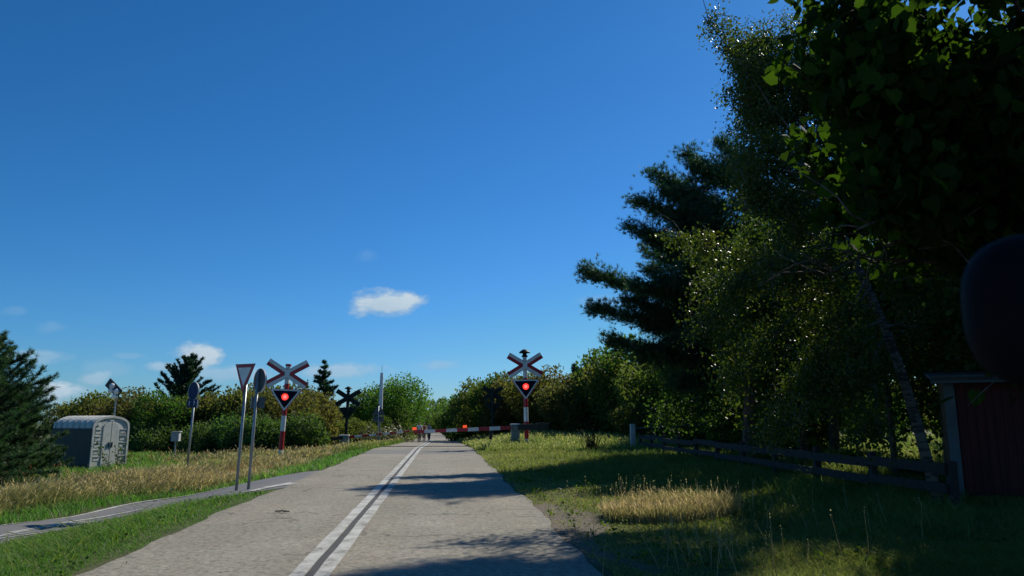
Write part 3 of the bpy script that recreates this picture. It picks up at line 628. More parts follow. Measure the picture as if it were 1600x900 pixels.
# ------------------------------------------------------------------ grey cabinet 113
def cabinet():
    c = on(175, 31.2); c.z = Tz(c.x, c.y) - .02
    a = R(60)
    r = empty('relay_cabinet', c, a, 'grey arched railway equipment cabinet with double doors marked 113, beside the pine', 'equipment cabinet')
    w, d, he, ht = 1.62, 2.5, 1.72, 2.14; hw = w / 2
    def arch(hw_, he_, ht_, z0=0, n=14):
        pts = [(-hw_, z0)]
        pts += [(-hw_ * math.cos(math.pi * i / n) * (1 if True else 1), he_ + (ht_ - he_) * math.sin(math.pi * i / n) ** .8) for i in range(n + 1)]
        return pts + [(hw_, z0)]
    mb = MB(); mb.prism(arch(hw, he, ht), 0, d); mb.build('shell', M['grp'], r)
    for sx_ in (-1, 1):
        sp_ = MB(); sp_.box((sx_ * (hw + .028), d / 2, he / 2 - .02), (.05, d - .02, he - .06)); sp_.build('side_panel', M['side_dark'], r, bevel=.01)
    # ribs over roof and sides
    rb = MB()
    for i in range(7):
        y = .14 + i * (d - .28) / 6
        pts = [(hw_[0], y, hw_[1]) for hw_ in arch(hw + .005, he, ht + .005, he - .25)]
        rb.tube(pts, .045, 6)
    rb.build('roof_rib', M['grp'], r)
    fr = MB(); A = arch(hw + .03, he, ht + .03); B = arch(hw - .05, he - .02, ht - .055)
    for i in range(len(A) - 1):
        fr.prism([A[i], A[i + 1], B[i + 1], B[i]], -.04, .02)
    fr.build('front_frame', M['grp'], r)
    for sx_ in (-1, 1):
        dr = MB(); x0 = .012 * sx_; x1 = .37 * sx_
        top = [(x1, 1.70), (sx_ * .30, 1.83), (sx_ * .17, 1.91), (x0, 1.94)]
        poly = [(x0, .12), (x1, .12)] + top
        if sx_ < 0: poly = poly[::-1]
        dr.prism(poly, -.03, -.002, 0); do = dr.build('door', M['grp'], r, bevel=.008)
        hn = MB(); hn.box((sx_ * .07, -.05, 1.0), (.03, .03, .22)); hn.build('handle', M['black'], do)
        for z in (.45, .72, .99, 1.26, 1.53):
            lv = MB(); cxp = sx_ * .57; lv.box((cxp, -.006, z), (.24, .012, .17), 0); lv.box((cxp, -.018, z + .09), (.27, .03, .03), 0)
            lv.build('louvre', [M['grp'], M['grp_dark']], r)
    lm = MB(); lm.prism([(-.57 + .05 * math.cos(q), 1.80 + .05 * math.sin(q)) for q in np.linspace(0, 6.283, 16, endpoint=False)], -.06, -.002); lm.build('round_vent', M['white'], r)
    kn = MB(); kn.prism([(-.10, 2.0), (.10, 2.0), (.06, 1.965), (-.06, 1.965)], -.03, -.001); kn.build('top_latch', M['white'], r)
    pl = MB(); pl.box((.56, -.036, 1.42), (.25, .006, .14)); pp = pl.build('number_plate', M['grp'], r)
    fc = bpy.data.curves.new('number', 'FONT'); fc.body = '113'; fc.size = .15; fc.extrude = .002; fc.align_x = 'CENTER'; fc.align_y = 'CENTER'
    fo = bpy.data.objects.new('number_text_tmp', fc); COL.objects.link(fo)
    dg = bpy.context.evaluated_depsgraph_get(); me = bpy.data.meshes.new_from_object(fo.evaluated_get(dg)); bpy.data.objects.remove(fo)
    tx = bpy.data.objects.new('number', me); COL.objects.link(tx); me.materials.clear(); me.materials.append(M['black'])
    tx.parent = pp; tx.location = (.56, -.042, 1.42); tx.rotation_euler = (R(90), 0, 0)
    pt = MB(); pt.box((0, d / 2, .02), (w + .1, d + .1, .10)); pt.build('plinth', M['postgrey'], r)
    return r
cab = cabinet()
# lamp cluster on a bent pole behind the cabinet
c = on(178, 34.0); s8 = empty('lamp_mast', c, R(-20), 'white round lamps on a tilted dark board above the grey cabinet', 'signal lamp')
mb = MB(); mb.tube([(0, 0, -.2), (0, 0, 2.85), (.05, 0, 3.05), (.10, 0, 3.3)], .035, 8); mb.build('pole', M['galv'], s8)
rt = Matrix.Rotation(R(38), 4, 'Y').to_3x3()
mb = MB(); mb.box((-.17, 0, 3.52), (.92, .06, .42), 0, rt); mb.build('dark_board', M['black'], s8, bevel=.01)
for (x, z) in ((-.20, 3.60), (-.26, 3.38), (.06, 3.35), (-.02, 3.14)):
    mb = MB()
    mb.lathe([(0, .16), (.06, .15), (.12, .07), (.14, 0), (.12, -.01), (0, -.01)], (0, 0, 0), 16)
    o = mb.build('round_lamp', M['white'], s8, loc=(x, -.05, z), smooth=True); o.rotation_euler = (R(70), 0, R(10))

# ------------------------------------------------------------------ fence, gate bar, red shed
fa = on(1000, 36.5); fb = on(1530, 11.2)
dv = (fb - fa); dv.z = 0; Lf = dv.length; dv.normalize(); fang = math.atan2(dv.y, dv.x)
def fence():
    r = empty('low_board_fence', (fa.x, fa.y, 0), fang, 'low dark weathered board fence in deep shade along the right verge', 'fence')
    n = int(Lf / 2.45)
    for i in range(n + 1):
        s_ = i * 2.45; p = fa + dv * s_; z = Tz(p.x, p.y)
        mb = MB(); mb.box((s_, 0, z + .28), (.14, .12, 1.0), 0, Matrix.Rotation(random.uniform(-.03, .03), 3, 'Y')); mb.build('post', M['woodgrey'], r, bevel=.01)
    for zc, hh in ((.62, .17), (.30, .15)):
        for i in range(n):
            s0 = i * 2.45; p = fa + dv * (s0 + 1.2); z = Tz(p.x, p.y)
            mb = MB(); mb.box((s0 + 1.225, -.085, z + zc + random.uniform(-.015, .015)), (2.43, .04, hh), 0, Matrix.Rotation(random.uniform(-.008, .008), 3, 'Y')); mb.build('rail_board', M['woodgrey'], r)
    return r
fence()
gp = on(988, 36.0)
mb = MB(); mb.box((0, 0, .45), (.22, .22, 1.4)); mb.prism([(-.13, 1.15), (.13, 1.15), (.09, 1.22), (-.09, 1.22)], -.13, .13)
tag(mb.build('gate_post', M['postgrey'], None, gp, bevel=.015), 'pale grey square post at the left end of the dark fence', 'gate post')
e1 = at(1128, 661, 35.0); a1 = at(990, 670.5, 36.0)
mb = MB(); mb.tube([a1 - a1, (e1 - a1) * .5 + Vector((0, 0, -.02)), e1 - a1], .045, 8)
gb = tag(mb.build('gate_bar', M['black'], None, a1), 'thin dark bar running right from the top of the pale gate post', 'bar')
mb = MB(); mb.box((0, 0, .55), (.13, .13, 1.3)); pe = on(1128, 35.0); pe.z = Tz(pe.x, pe.y)
tag(mb.build('bar_end_post', M['woodgrey'], None, pe), 'dark post carrying the right end of the thin gate bar', 'post')
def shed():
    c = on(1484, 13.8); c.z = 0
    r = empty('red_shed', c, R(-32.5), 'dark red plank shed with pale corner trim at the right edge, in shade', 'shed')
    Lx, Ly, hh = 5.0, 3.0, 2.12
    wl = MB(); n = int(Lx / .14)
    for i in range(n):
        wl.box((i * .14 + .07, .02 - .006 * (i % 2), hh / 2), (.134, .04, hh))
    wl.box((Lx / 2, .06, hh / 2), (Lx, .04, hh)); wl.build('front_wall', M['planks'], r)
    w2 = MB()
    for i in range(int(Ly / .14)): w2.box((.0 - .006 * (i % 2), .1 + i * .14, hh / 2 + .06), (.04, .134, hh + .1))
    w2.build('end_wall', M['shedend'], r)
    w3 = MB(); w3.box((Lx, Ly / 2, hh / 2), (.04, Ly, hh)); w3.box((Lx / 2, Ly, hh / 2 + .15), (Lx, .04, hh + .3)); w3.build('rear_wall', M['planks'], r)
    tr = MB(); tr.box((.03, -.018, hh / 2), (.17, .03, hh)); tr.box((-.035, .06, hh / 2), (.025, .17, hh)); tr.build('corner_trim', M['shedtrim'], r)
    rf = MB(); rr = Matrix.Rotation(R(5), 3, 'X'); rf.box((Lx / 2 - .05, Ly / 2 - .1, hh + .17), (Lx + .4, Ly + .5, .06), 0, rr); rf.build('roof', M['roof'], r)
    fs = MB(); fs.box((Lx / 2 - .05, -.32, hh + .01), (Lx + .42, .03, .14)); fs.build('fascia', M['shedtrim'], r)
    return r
shed()

# ------------------------------------------------------------------ foliage generators
def spline(pts, n):
    P = np.array([tuple(p) for p in pts], float); d = np.r_[0, np.cumsum(np.linalg.norm(np.diff(P, axis=0), axis=1))]
    # catmull-rom style smoothing by quadratic resample
    s_ = np.linspace(0, d[-1], n); Q = np.stack([np.interp(s_, d, P[:, k]) for k in range(3)], 1)
    for _ in range(max(1, n // 6)):
        Q[1:-1] = (Q[:-2] + 2 * Q[1:-1] + Q[2:]) / 4
    return Q
def wander(p, d, L, n, wob, grav):
    pts = [np.array(p, float)]; d = np.array(d, float); d /= np.linalg.norm(d)
    for i in range(n):
        d = d + rng.normal(size=3) * wob + np.array([0, 0, grav]); d /= np.linalg.norm(d)
        pts.append(pts[-1] + d * L / n)
    return np.array(pts)
def broadleaf(name, base, trunk_pts, crown, n_limb, limb_len, leaf_n, leaf_size, lmat, bmat, r0, label, cat='tree', group=None,
              start=.3, tmpl=LEAF_SMALL, droop=-.03, twig_len=.9, spread=.22, elev=(.2, .9), keep=None, limbs=None, down=.4):
    """trunk -> limbs -> twigs; leaves hang along the twigs"""
    root = empty(name, base, 0, label, cat, group); segs = []; TP = spline(trunk_pts, 14)
    rad = np.linspace(r0, r0 * .22, 14); segs.append((TP, rad))
    tw = []
    for i in range(n_limb):
        s_ = start + (1 - start) * (i + rng.random()) / n_limb; k = s_ * 13; k0 = int(min(k, 12)); p = TP[k0] + (TP[k0 + 1] - TP[k0]) * (k - k0)
        az = rng.uniform(0, 2 * math.pi); el = rng.uniform(*elev)
        d = np.array([math.cos(az) * math.cos(el), math.sin(az) * math.cos(el), math.sin(el)])
        L = limb_len * (1.05 - .62 * s_) * rng.uniform(.75, 1.15)
        if limbs and i < len(limbs): p, q = np.array(limbs[i][0]), np.array(limbs[i][1]); L = np.linalg.norm(q - p); d = (q - p) / L
        b_ = wander(p, d, L, 8, .13, droop); segs.append((b_, np.linspace(r0 * (1.0 - s_ * .6) * .33, .008, 9)))
        nt_ = int(5 + L * 4)
        for j in range(nt_):
            u = rng.uniform(.2, 1) ** .8 * 8; u0 = int(min(u, 7)); q = b_[u0] + (b_[u0 + 1] - b_[u0]) * (u - u0)
            dd = unit(d + rng.normal(size=3) * .8 + np.array([0, 0, .1])); Lt = twig_len * rng.uniform(.5, 1.2)
            w_ = wander(q, dd, Lt, 5, .25, droop * 2.5); tw.append(w_)
            if rng.random() < .5: segs.append((w_, np.linspace(.012, .003, 6)))
    tubes('trunk', segs, M[bmat], root)
    tw = np.array(tw); ti = rng.integers(0, len(tw), leaf_n); u = rng.uniform(0, 5, leaf_n); u0 = np.minimum(u.astype(int), 4)
    P = tw[ti, u0] + (tw[ti, u0 + 1] - tw[ti, u0]) * (u - u0)[:, None] + rng.normal(size=(leaf_n, 3)) * spread
    ax = unit(rng.normal(size=(leaf_n, 3)) + np.array([0, 0, -down]))
    tr = rng.random(len(tw)); rnd = np.clip(rng.random(leaf_n) * .6 + tr[ti] * .4, 0, 1)
    if keep is not None:
        mk = keep(P + np.array(base)); P = P[mk]; ax = ax[mk]; rnd = rnd[mk]
    leaves('crown', P, ax, leaf_size, M[lmat], root, tmpl, rnd=rnd)
    return root
def blob_points(lobes, n, shell=.35):
    """points in the outer shells of a set of ellipsoids; those deep inside another lobe are dropped"""
    L = np.array(lobes, float); ar = (L[:, 3] * L[:, 4] + L[:, 3] * L[:, 5] + L[:, 4] * L[:, 5]); li = rng.choice(len(L), n, p=ar / ar.sum())
    d = unit(rng.normal(size=(n, 3))); rr = 1 - shell * rng.random(n) ** 1.5 + rng.normal(size=n) * .04
    P = L[li, :3] + d * L[li, 3:6] * rr[:, None]
    inside = np.zeros(n, bool)
    for k in range(len(L)):
        q = ((P - L[k, :3]) / L[k, 3:6]); inside |= ((q ** 2).sum(1) < .38) & (li != k)
    m_ = (~inside) & (P[:, 2] > 0)
    return P[m_], d[m_], li[m_]
def bush_lobes(w, h, n, dpt=None):
    dpt = dpt or w; out = []
    for i in range(n):
        a = rng.uniform(0, 2 * math.pi); q = rng.random() ** .5; s_ = rng.uniform(.20, .36)
        z = h * rng.uniform(.25, .80) * (1 - .35 * q * q)
        rz = h * rng.uniform(.16, .26)
        out.append((math.cos(a) * q * w * .36, math.sin(a) * q * dpt * .36, min(z, h - rz), w * s_ * .8, dpt * s_ * .8, rz))
    return out
def shrub_proto(name, w, h, nl, nleaf, size, mat, tmpl=LEAF_SMALL, spiky=0):
    root = empty(name, (0, 0, 0)); P, d, li = blob_points(bush_lobes(w, h, nl), nleaf)
    # sprigs: push random clusters outward for an uneven outline
    K = 90; cd = unit(rng.normal(size=(K, 3))); cd[:, 2] = np.abs(cd[:, 2]); dots = d @ cd.T; best = dots.max(1)
    P = P + d * np.where(best > .985, rng.random(len(P)) * .16 * h * .6, 0)[:, None]
    if spiky:
        m_ = rng.random(len(P)) < .3; P[m_, 2] += rng.random(m_.sum()) * spiky
    tone = rng.random(40)[li % 40]; rnd = np.clip(.55 * rng.random(len(P)) + .45 * tone, 0, 1)
    leaves('crown', P, unit(d * .6 + rng.normal(size=P.shape) * .6), size, M[mat], root, tmpl, rnd=rnd)
    segs = []
    for i in range(7):
        a = rng.uniform(0, 6.28); segs.append((wander((rng.normal() * .1, rng.normal() * .1, -.2), (math.cos(a) * .6, math.sin(a) * .6, 1), h * .85, 6, .15, 0), np.linspace(.05, .012, 7)))
    tubes('trunk', segs, M['bark'], root, 5)
    return root
def copy_thing(src, loc, rz, sc, label, cat, group=None):
    r = src.copy(); COL.objects.link(r); r.location = loc; r.rotation_euler = (0, 0, rz); r.scale = sc if isinstance(sc, (tuple, list)) else (sc, sc, sc)
    for k in ('label', 'category', 'group'):
        if k in r: del r[k]
    tag(r, label, cat, group)
    for ch in src.children:
        c_ = ch.copy(); COL.objects.link(c_); c_.parent = r
    return r
def conifer(name, base, h, rmax, label, whorls, per, mat, tuft, tsize, bmat='bark', droop=.0, top_el=.5, low_el=-.1, cat='tree', group=None, shape=1.0, start=.08, dens=1.0, flat=1.0, side=.26):
    root = empty(name, base, 0, label, cat, group); segs = [([(0, 0, -.2), (.03, 0, h * .5), (0, .03, h)], (h * .018 + .03, h * .011 + .02, .012))]
    TPs = []; TA = []
    for i in range(whorls):
        s_ = start + (1 - start) * (i / (whorls - 1)) ** .9; z = h * s_; L = rmax * ((1 - s_) ** shape) + .12
        el = low_el + (top_el - low_el) * s_
        for k in range(per):
            az = rng.uniform(0, 2 * math.pi); Lk = L * rng.uniform(.65, 1.12); e = el + rng.normal() * .12
            b_ = wander((0, 0, z * .985), (math.cos(az) * math.cos(e), math.sin(az) * math.cos(e), math.sin(e)), Lk, 6, .07, droop)
            segs.append((b_, np.linspace(.012 + Lk * .010, .004, 7)))
            nt_ = max(4, int(Lk * 26 * dens))
            for j in range(nt_):
                u = rng.uniform(.12, 1) * 6; u0 = int(min(u, 5)); q = b_[u0] + (b_[u0 + 1] - b_[u0]) * (u - u0)
                d = unit(b_[u0 + 1] - b_[u0]); sd = rng.normal(size=3); sd[2] *= .35 * flat; dd = unit(d * .7 + sd * .7 + np.array([0, 0, .12])); ln = rng.random() * side * Lk * (1.15 - u / 6)
                for q2 in (ln, ln * .55):
                    TPs.append(q + dd * q2 + rng.normal(size=3) * .03); TA.append(unit(dd + np.array([0, 0, .25])))
    tubes('trunk', segs, M[bmat], root, 5)
    TPs.append(np.array([0, 0, h])); TA.append(np.array([0, 0, 1.]))
    leaves('crown', np.array(TPs), np.array(TA), tsize, M[mat], root, tuft, .3)
    return root

# ------------------------------------------------------------------ right side: pine, birch, broad leaves
def rel(p, b_): return (p.x - b_.x, p.y - b_.y, p.z - b_.z)
# Scots pine with long layered limbs
def big_pine():
    base = on(1165, 25.5); root = empty('pine_tree', base, 0, 'large dark pine whose layered limbs reach furthest left over the sky', 'tree')
    top = at(1175, 215, 25.5)
    tp = spline([(0, 0, -.2), rel(at(1175, 560, 25.5), base), rel(at(1160, 400, 25.5), base), rel(top, base)], 14)
    segs = [(tp, np.linspace(.26, .05, 14))]
    limbs = [(1168, 340, 1050, 300, 25), (1168, 390, 1030, 330, 25.5), (1168, 440, 1020, 372, 24.5), (1168, 450, 1010, 420, 25.5), (1168, 490, 985, 470, 25.2), (1168, 520, 1010, 505, 25), (1168, 550, 1040, 545, 24.6), (1168, 300, 1090, 262, 25), (1168, 480, 1040, 440, 24.2), (1168, 400, 1080, 330, 24.6), (1165, 470, 918, 424, 25), (1170, 500, 932, 482, 24.5), (1170, 560, 960, 532, 24.6), (1165, 360, 1000, 312, 25.3), (1165, 330, 1022, 272, 26),
             (1168, 300, 1070, 240, 26), (1168, 420, 985, 352, 24), (1168, 420, 1010, 392, 27), (1165, 520, 1000, 560, 26), (1165, 450, 1000, 450, 23.5), (1170, 540, 1030, 520, 28),
             (1168, 270, 1130, 225, 25.5), (1165, 380, 1060, 350, 25), (1170, 460, 1300, 420, 25), (1168, 350, 1270, 300, 26), (1170, 520, 1290, 520, 24.5), (1170, 420, 1150, 420, 22), (1168, 480, 1100, 480, 29),
             (1168, 330, 1180, 300, 28), (1170, 400, 1080, 410, 22.5), (1168, 500, 1090, 520, 22.8), (1168, 570, 1060, 600, 25)]
    TP_ = []; TA_ = []
    for (x0, y0, x1, y1, D1) in limbs:
        p = np.array(rel(at(x0, y0, 25.5), base)); q = np.array(rel(at(x1, y1, D1), base)); L = np.linalg.norm(q - p); sag = -.10 * L
        n = 12; s_ = np.linspace(0, 1, n)[:, None]; b_ = p + (q - p) * s_ + np.array([0, 0, 1]) * (sag * 4 * s_ * (1 - s_)) * .6 + rng.normal(size=(n, 3)) * .05 * s_
        segs.append((b_, np.linspace(.02 + L * .009, .008, n)))
        pads = rng.uniform(.25, 1, 10) ; pads[0] = .96
        for j in range(int(L * 30)):       # secondary twigs in pads
            u = np.clip(pads[rng.integers(0, 10)] + rng.normal() * .05, .15, .999) * (n - 1) if rng.random() < .7 else rng.uniform(.2, .999) * (n - 1); u0 = int(min(u, n - 2)); c_ = b_[u0] + (b_[u0 + 1] - b_[u0]) * (u - u0); d = unit(q - p)
            sd = rng.normal(size=3); sd[2] *= .3; dd = unit(d * .7 + sd * 1.0 + np.array([0, 0, .12])); Lt = rng.uniform(.25, 1.5) * (1.3 - .85 * u / (n - 1))
            w_ = wander(c_, dd, Lt, 4, .15, .07); segs.append((w_, np.linspace(.009, .003, 5)))
            for k in range(int(5 + Lt * 15)):
                v = rng.uniform(.15, 1) * 4; v0 = int(min(v, 3)); e = w_[v0] + (w_[v0 + 1] - w_[v0]) * (v - v0) + rng.normal(size=3) * np.array([.13, .13, .09])
                TP_.append(e); TA_.append(unit(dd + np.array([0, 0, .55]) + rng.normal(size=3) * .3))
    tubes('trunk', segs, M['bark_pine'], root, 6)
    leaves('crown', np.array(TP_), np.array(TA_), .14, M['lf_pine'], root, TUFT, .3)
big_pine()

# birch leaning left
bb = on(1458, 12.7)
tp = [(0, 0, -.2), rel(at(1400, 540, 12.6), bb), rel(at(1322, 380, 12.7), bb), rel(at(1268, 240, 13.9), bb), rel(at(1232, 70, 14.9), bb)]
def L2(x0, y0, x1, y1, D1): return (rel(at(x0, y0, 12.5 + 2.3 * float(sm((330 - y0) / 220))), bb), rel(at(x1, y1, D1 - 2.6 + 2.6 * float(sm((330 - y1) / 200))), bb))
bl = [L2(1275, 255, 1215, 200, 15), L2(1290, 290, 1240, 250, 15.4), L2(1300, 320, 1230, 300, 14.8), L2(1270, 230, 1320, 190, 15.2), L2(1285, 280, 1345, 240, 15), L2(1310, 350, 1260, 330, 15.6), L2(1320, 370, 1290, 400, 14.6), L2(1265, 200, 1190, 180, 15.4), L2(1262, 200, 1150, 130, 15), L2(1255, 170, 1165, 90, 15.2), L2(1275, 260, 1150, 220, 14.8), L2(1250, 140, 1180, 75, 15), L2(1285, 290, 1160, 260, 15.3), L2(1268, 240, 1130, 85, 15), L2(1280, 270, 1155, 170, 15.4), L2(1300, 330, 1130, 290, 15), L2(1330, 400, 1080, 330, 15), L2(1322, 380, 1040, 400, 15.3), L2(1350, 430, 1020, 380, 16),
      L2(1370, 480, 1100, 500, 15), L2(1380, 500, 1150, 600, 15.5), L2(1390, 520, 1250, 650, 14.8), L2(1360, 450, 1180, 640, 15.2), L2(1268, 240, 1280, 100, 15.5), L2(1262, 200, 1200, 60, 14.8),
      L2(1290, 300, 1390, 260, 15.5), L2(1320, 380, 1450, 330, 15.5), L2(1350, 430, 1470, 420, 16), L2(1385, 510, 1500, 500, 16), L2(1350, 440, 1300, 600, 14.4), L2(1330, 400, 1200, 450, 14),
      L2(1250, 150, 1215, 55, 15), L2(1256, 180, 1290, 130, 15.2), L2(1340, 420, 1060, 460, 14.6), L2(1300, 320, 1180, 250, 14.5), L2(1310, 350, 1210, 340, 16.5), L2(1380, 500, 1330, 560, 17)]
broadleaf('birch_tree', bb, tp, None, 62, 2.2, 122000, .052, 'lf_birch', 'bark_birch', .105, 'tall birch leaning left with pale streaked trunk behind the fence', limbs=bl, start=.34,
          droop=-.035, twig_len=.7, spread=.13, elev=(-.3, .8), down=.9, keep=lambda P: (P[:, 2] < 4.9) | (P[:, 0] * math.cos(YAW) - P[:, 1] * math.sin(YAW) > 3.85 + .2 * np.sin(P[:, 2] * 4) + .25 * rng.random(len(P))))
# thin dark trunk right of the gap
t2 = on(1394, 17.5)
broadleaf('young_maple', t2, [(0, 0, -.2), (-.06, 0, 1.6), (-.05, .1, 3.6), (.1, 0, 6.4)], None, 18, 2.3, 15000, .10, 'lf_oak', 'bark', .10,
          'slim dark trunked tree left of the birch foot, seen before the sunlit gap', start=.33, spread=.2, elev=(.1, .8))
def keep_high(P):
    # lowest sprays thin out: few leaves hang below about 2.2 m on the road side
    t_ = 3.35 - 1.65 * sm((P[:, 0] - 4.0) / 1.6) + .22 * np.sin(P[:, 0] * 2.9) + .2 * np.sin(P[:, 1] * 3.1)
    xm = 3.22 + (P[:, 1] - 6.1) * .45 + .4 * sm((4.7 - P[:, 2]) / 1.4) + .16 * np.sin(P[:, 2] * 5.0) + .12 * np.sin(P[:, 2] * 9 + P[:, 1] * 4)
    return ((P[:, 2] > t_) | (rng.random(len(P)) < .012)) & (P[:, 0] > xm)
# near broad-leaved tree, overhanging the top right corner
nb = Vector((7.4, 6.3, 0)); nb.z = Tz(nb.x, nb.y)
def L3(x1, y1, D1, z0): return ((0, 0, z0), rel(at(x1, y1, D1), nb))
nl = [L3(1262, 45, 6.4, 3.6), L3(1290, 80, 6.1, 3.5), L3(1275, 15, 6.9, 3.9), L3(1300, 60, 7.0, 3.6), L3(1290, 190, 6.9, 3.1), L3(1310, 140, 6.3, 3.3), L3(1340, 260, 6.6, 2.7), L3(1275, 55, 6.4, 3.6), L3(1330, 10, 6.6, 4.0), L3(1290, 165, 6.6, 3.2), L3(1330, 225, 6.2, 2.8), L3(1320, 300, 6.8, 2.5), L3(1400, 120, 5.8, 3.3), L3(1380, 180, 7.2, 3.0), L3(1430, 60, 7.4, 3.8),
      L3(1400, 330, 6.4, 2.2), L3(1450, 250, 5.6, 2.6), L3(1480, 180, 6.8, 3.2), L3(1500, 350, 6.0, 2.2), L3(1450, -60, 6.4, 4.2), L3(1540, 60, 5.6, 3.5), L3(1560, 260, 5.5, 2.4), L3(1360, -80, 6.8, 4.6),
      L3(1580, 400, 6.0, 1.9), L3(1520, 300, 7.5, 2.6), L3(1540, 150, 7.5, 3.2), L3(1420, 260, 7.6, 2.8), L3(1600, 340, 5.0, 2.2)]
broadleaf('lime_tree', nb, [(0, 0, -.2), (.1, .1, 2.4), (-.1, 0, 4.6), (0, .1, 8.5)], None, 46, 3.4, 25000, .12, 'lf_linden', 'bark', .2,
          'near broad-leaved tree with large backlit leaves filling the top right corner', limbs=nl, start=.42, keep=lambda P: keep_high(P), tmpl=LEAF_BIG, twig_len=.75, spread=.12, down=1.1, elev=(0, .9))

# trees behind, filling the dark right side
protoO = broadleaf('oak_tree', on(1560, 24), [(0, 0, -.2), (.1, 0, 3), (-.1, .1, 6), (.1, 0, 9.5)], None, 44, 4.0, 46000, .13, 'lf_oak', 'bark', .24, 'dark broad crown behind the red shed roof', start=.2, spread=.3, twig_len=1.2, elev=(-.1, .9))
for (px, D, sc, rz, lb) in [(1252, 21.8, .70, 9, 'dark tree just behind the fence, between the pine trunk and the gap'), (1300, 27.5, .85, 6, 'dark tree right of the young maple gap, behind the birch crown'), (1175, 30, .95, 8, 'dark leafy tree directly behind the big pine'),
                            (1270, 31, 1.0, 1, 'dense dark tree behind the pine and birch, left of the sunlit gap'), (1720, 19, .95, 2, 'dark tree right of the shed, crown cut by the right edge'),
                            (1580, 42, 1.1, 3, 'dark tree far behind the shed corner, right of the sunlit gap'), (1110, 40, .85, 4, 'rounded dark tree behind the pine, above the gate bar'),
                            (1640, 30, 1.1, 5, 'tall dark tree behind the red shed')]:
    copy_thing(protoO, on(px, D), rz, sc, lb, 'tree', 'dark broad-leaved trees behind the fence')
# trees beyond the right frame edge that throw the deep shade on the verge
for (x, y, sc, rz, lb) in [(14.0, 17.0, 1.0, 4.1, 'shade tree at the right edge behind the far end of the shed'), (11.5, 11.5, .95, .5, 'big shade tree standing just outside the right edge, nearest the camera'), (14.5, 5.5, 1.05, 1.7, 'second shade tree outside the right edge'), (16.5, 13.0, 1.05, 2.9, 'third shade tree outside the right edge, beyond the shed end')]:
    copy_thing(protoO, (x, y, Tz(x, y)), rz, sc, lb, 'tree', 'dark broad-leaved trees behind the fence')

# ------------------------------------------------------------------ shrub prototypes and hedges
pA = shrub_proto('hedge_bush', 5.6, 4.3, 15, 15000, .17, 'lf_olive')
pB = shrub_proto('hedge_bush', 5.2, 4.6, 16, 15000, .17, 'lf_brown')
pC = shrub_proto('hedge_bush', 5.4, 4.4, 15, 15000, .17, 'lf_oak')
pD = shrub_proto('willow_bush', 3.2, 1.9, 14, 12000, .13, 'lf_willow', spiky=.5)
pE = shrub_proto('green_tree', 6.0, 7.2, 20, 19000, .19, 'lf_bright')
pF = shrub_proto('low_bush', 2.4, 1.3, 9, 9000, .085, 'lf_bright', spiky=.2)
usedp = set()
def put(proto, px, D, sc, label, group, cat='bush', dz=0):
    if group in (GR, GL) and isinstance(sc, (int, float)) and D > 44 and sc > .7: sc = (sc, sc, sc * (1.24 if group == GR else 1.17) * rng.uniform(.93, 1.07))
    loc = on(px, D); loc.z += dz; rz = rng.uniform(0, 6.28)
    if proto.name not in usedp:
        usedp.add(proto.name); proto.location = loc; proto.rotation_euler = (0, 0, rz); proto.scale = sc if isinstance(sc, tuple) else (sc,) * 3
        tag(proto, label, cat, group); return proto
    return copy_thing(proto, loc, rz, sc, label, cat, group)
GR = 'bushes of the hedge right of the road'
GL = 'bushes of the hedge left of the road'
right = [(pC, 738, 78, 1.08, 'dark bush at the left end of the right hedge, next to the road'), (pA, 760, 72, 1.15, 'olive bush behind the dark rear signal pole'),
         (pC, 785, 68, 1.15, 'dark bush just left of the right crossing signal'), (pB, 812, 66, 1.1, 'brownish bush directly behind the right crossing signal'),
         (pA, 845, 63, 1.05, 'olive bush just right of the right crossing signal'), (pB, 878, 61, 1.02, 'brown tipped bush in the middle of the right hedge'),
         (pB, 905, 57, .98, 'brown tipped bush left of the taller dark bushes'), (pA, 935, 60, 1.15, 'tall olive bush behind the pale grass'), (pC, 960, 56, 1.22, 'dark green bush at the left foot of the taller trees'),
         (pA, 985, 54, 1.3, 'high olive bush above the pale gate post'), (pC, 1020, 52, 1.35, 'dark bush behind the gate post'), (pA, 1045, 47, 1.15, 'olive rounded bush under the pine limbs'),
         (pC, 1085, 45, 1.2, 'dark bush under the pine, above the gate bar'), (pC, 1130, 40, 1.0, 'dark bush behind the right end of the gate bar'), (pA, 1000, 45, .62, 'small olive bush in front of the hedge, left of the gate bar'),
         (pC, 1190, 34, .85, 'dark bush behind the fence below the pine'), (pC, 1245, 30, .7, 'dark bush behind the fence below the birch crown'), (pC, 1350, 66, 1.1, 'bush closing the back of the sunlit gap, left part'), (pA, 1420, 66, 1.1, 'bush closing the back of the sunlit gap, right part'), (pC, 1240, 60, 1.2, 'far dark bush left behind the sunlit gap'),
         (pA, 1560, 30, .8, 'dark bush behind the red shed'), (pC, 862, 62, .66, 'low dark bush before the right hedge')]
for (p, px, D, sc, lb) in right: put(p, px, D, sc, lb, GR)
for (px, D, sc, lb) in [(1095, 36, 1.25, 'bright green low bush behind the gate bar'), (1145, 33, .9, 'bright leafy bush beside the bar end post'), (1230, 24, .8, 'dim leafy bush against the back of the fence'),
                        (1330, 22, .5, 'tiny leafy bush at the left of the sunlit gap'), (1420, 18, .45, 'little bush at the foot of the birch')]:
    put(pF, px, D, sc, lb, 'low leafy bushes by the fence')
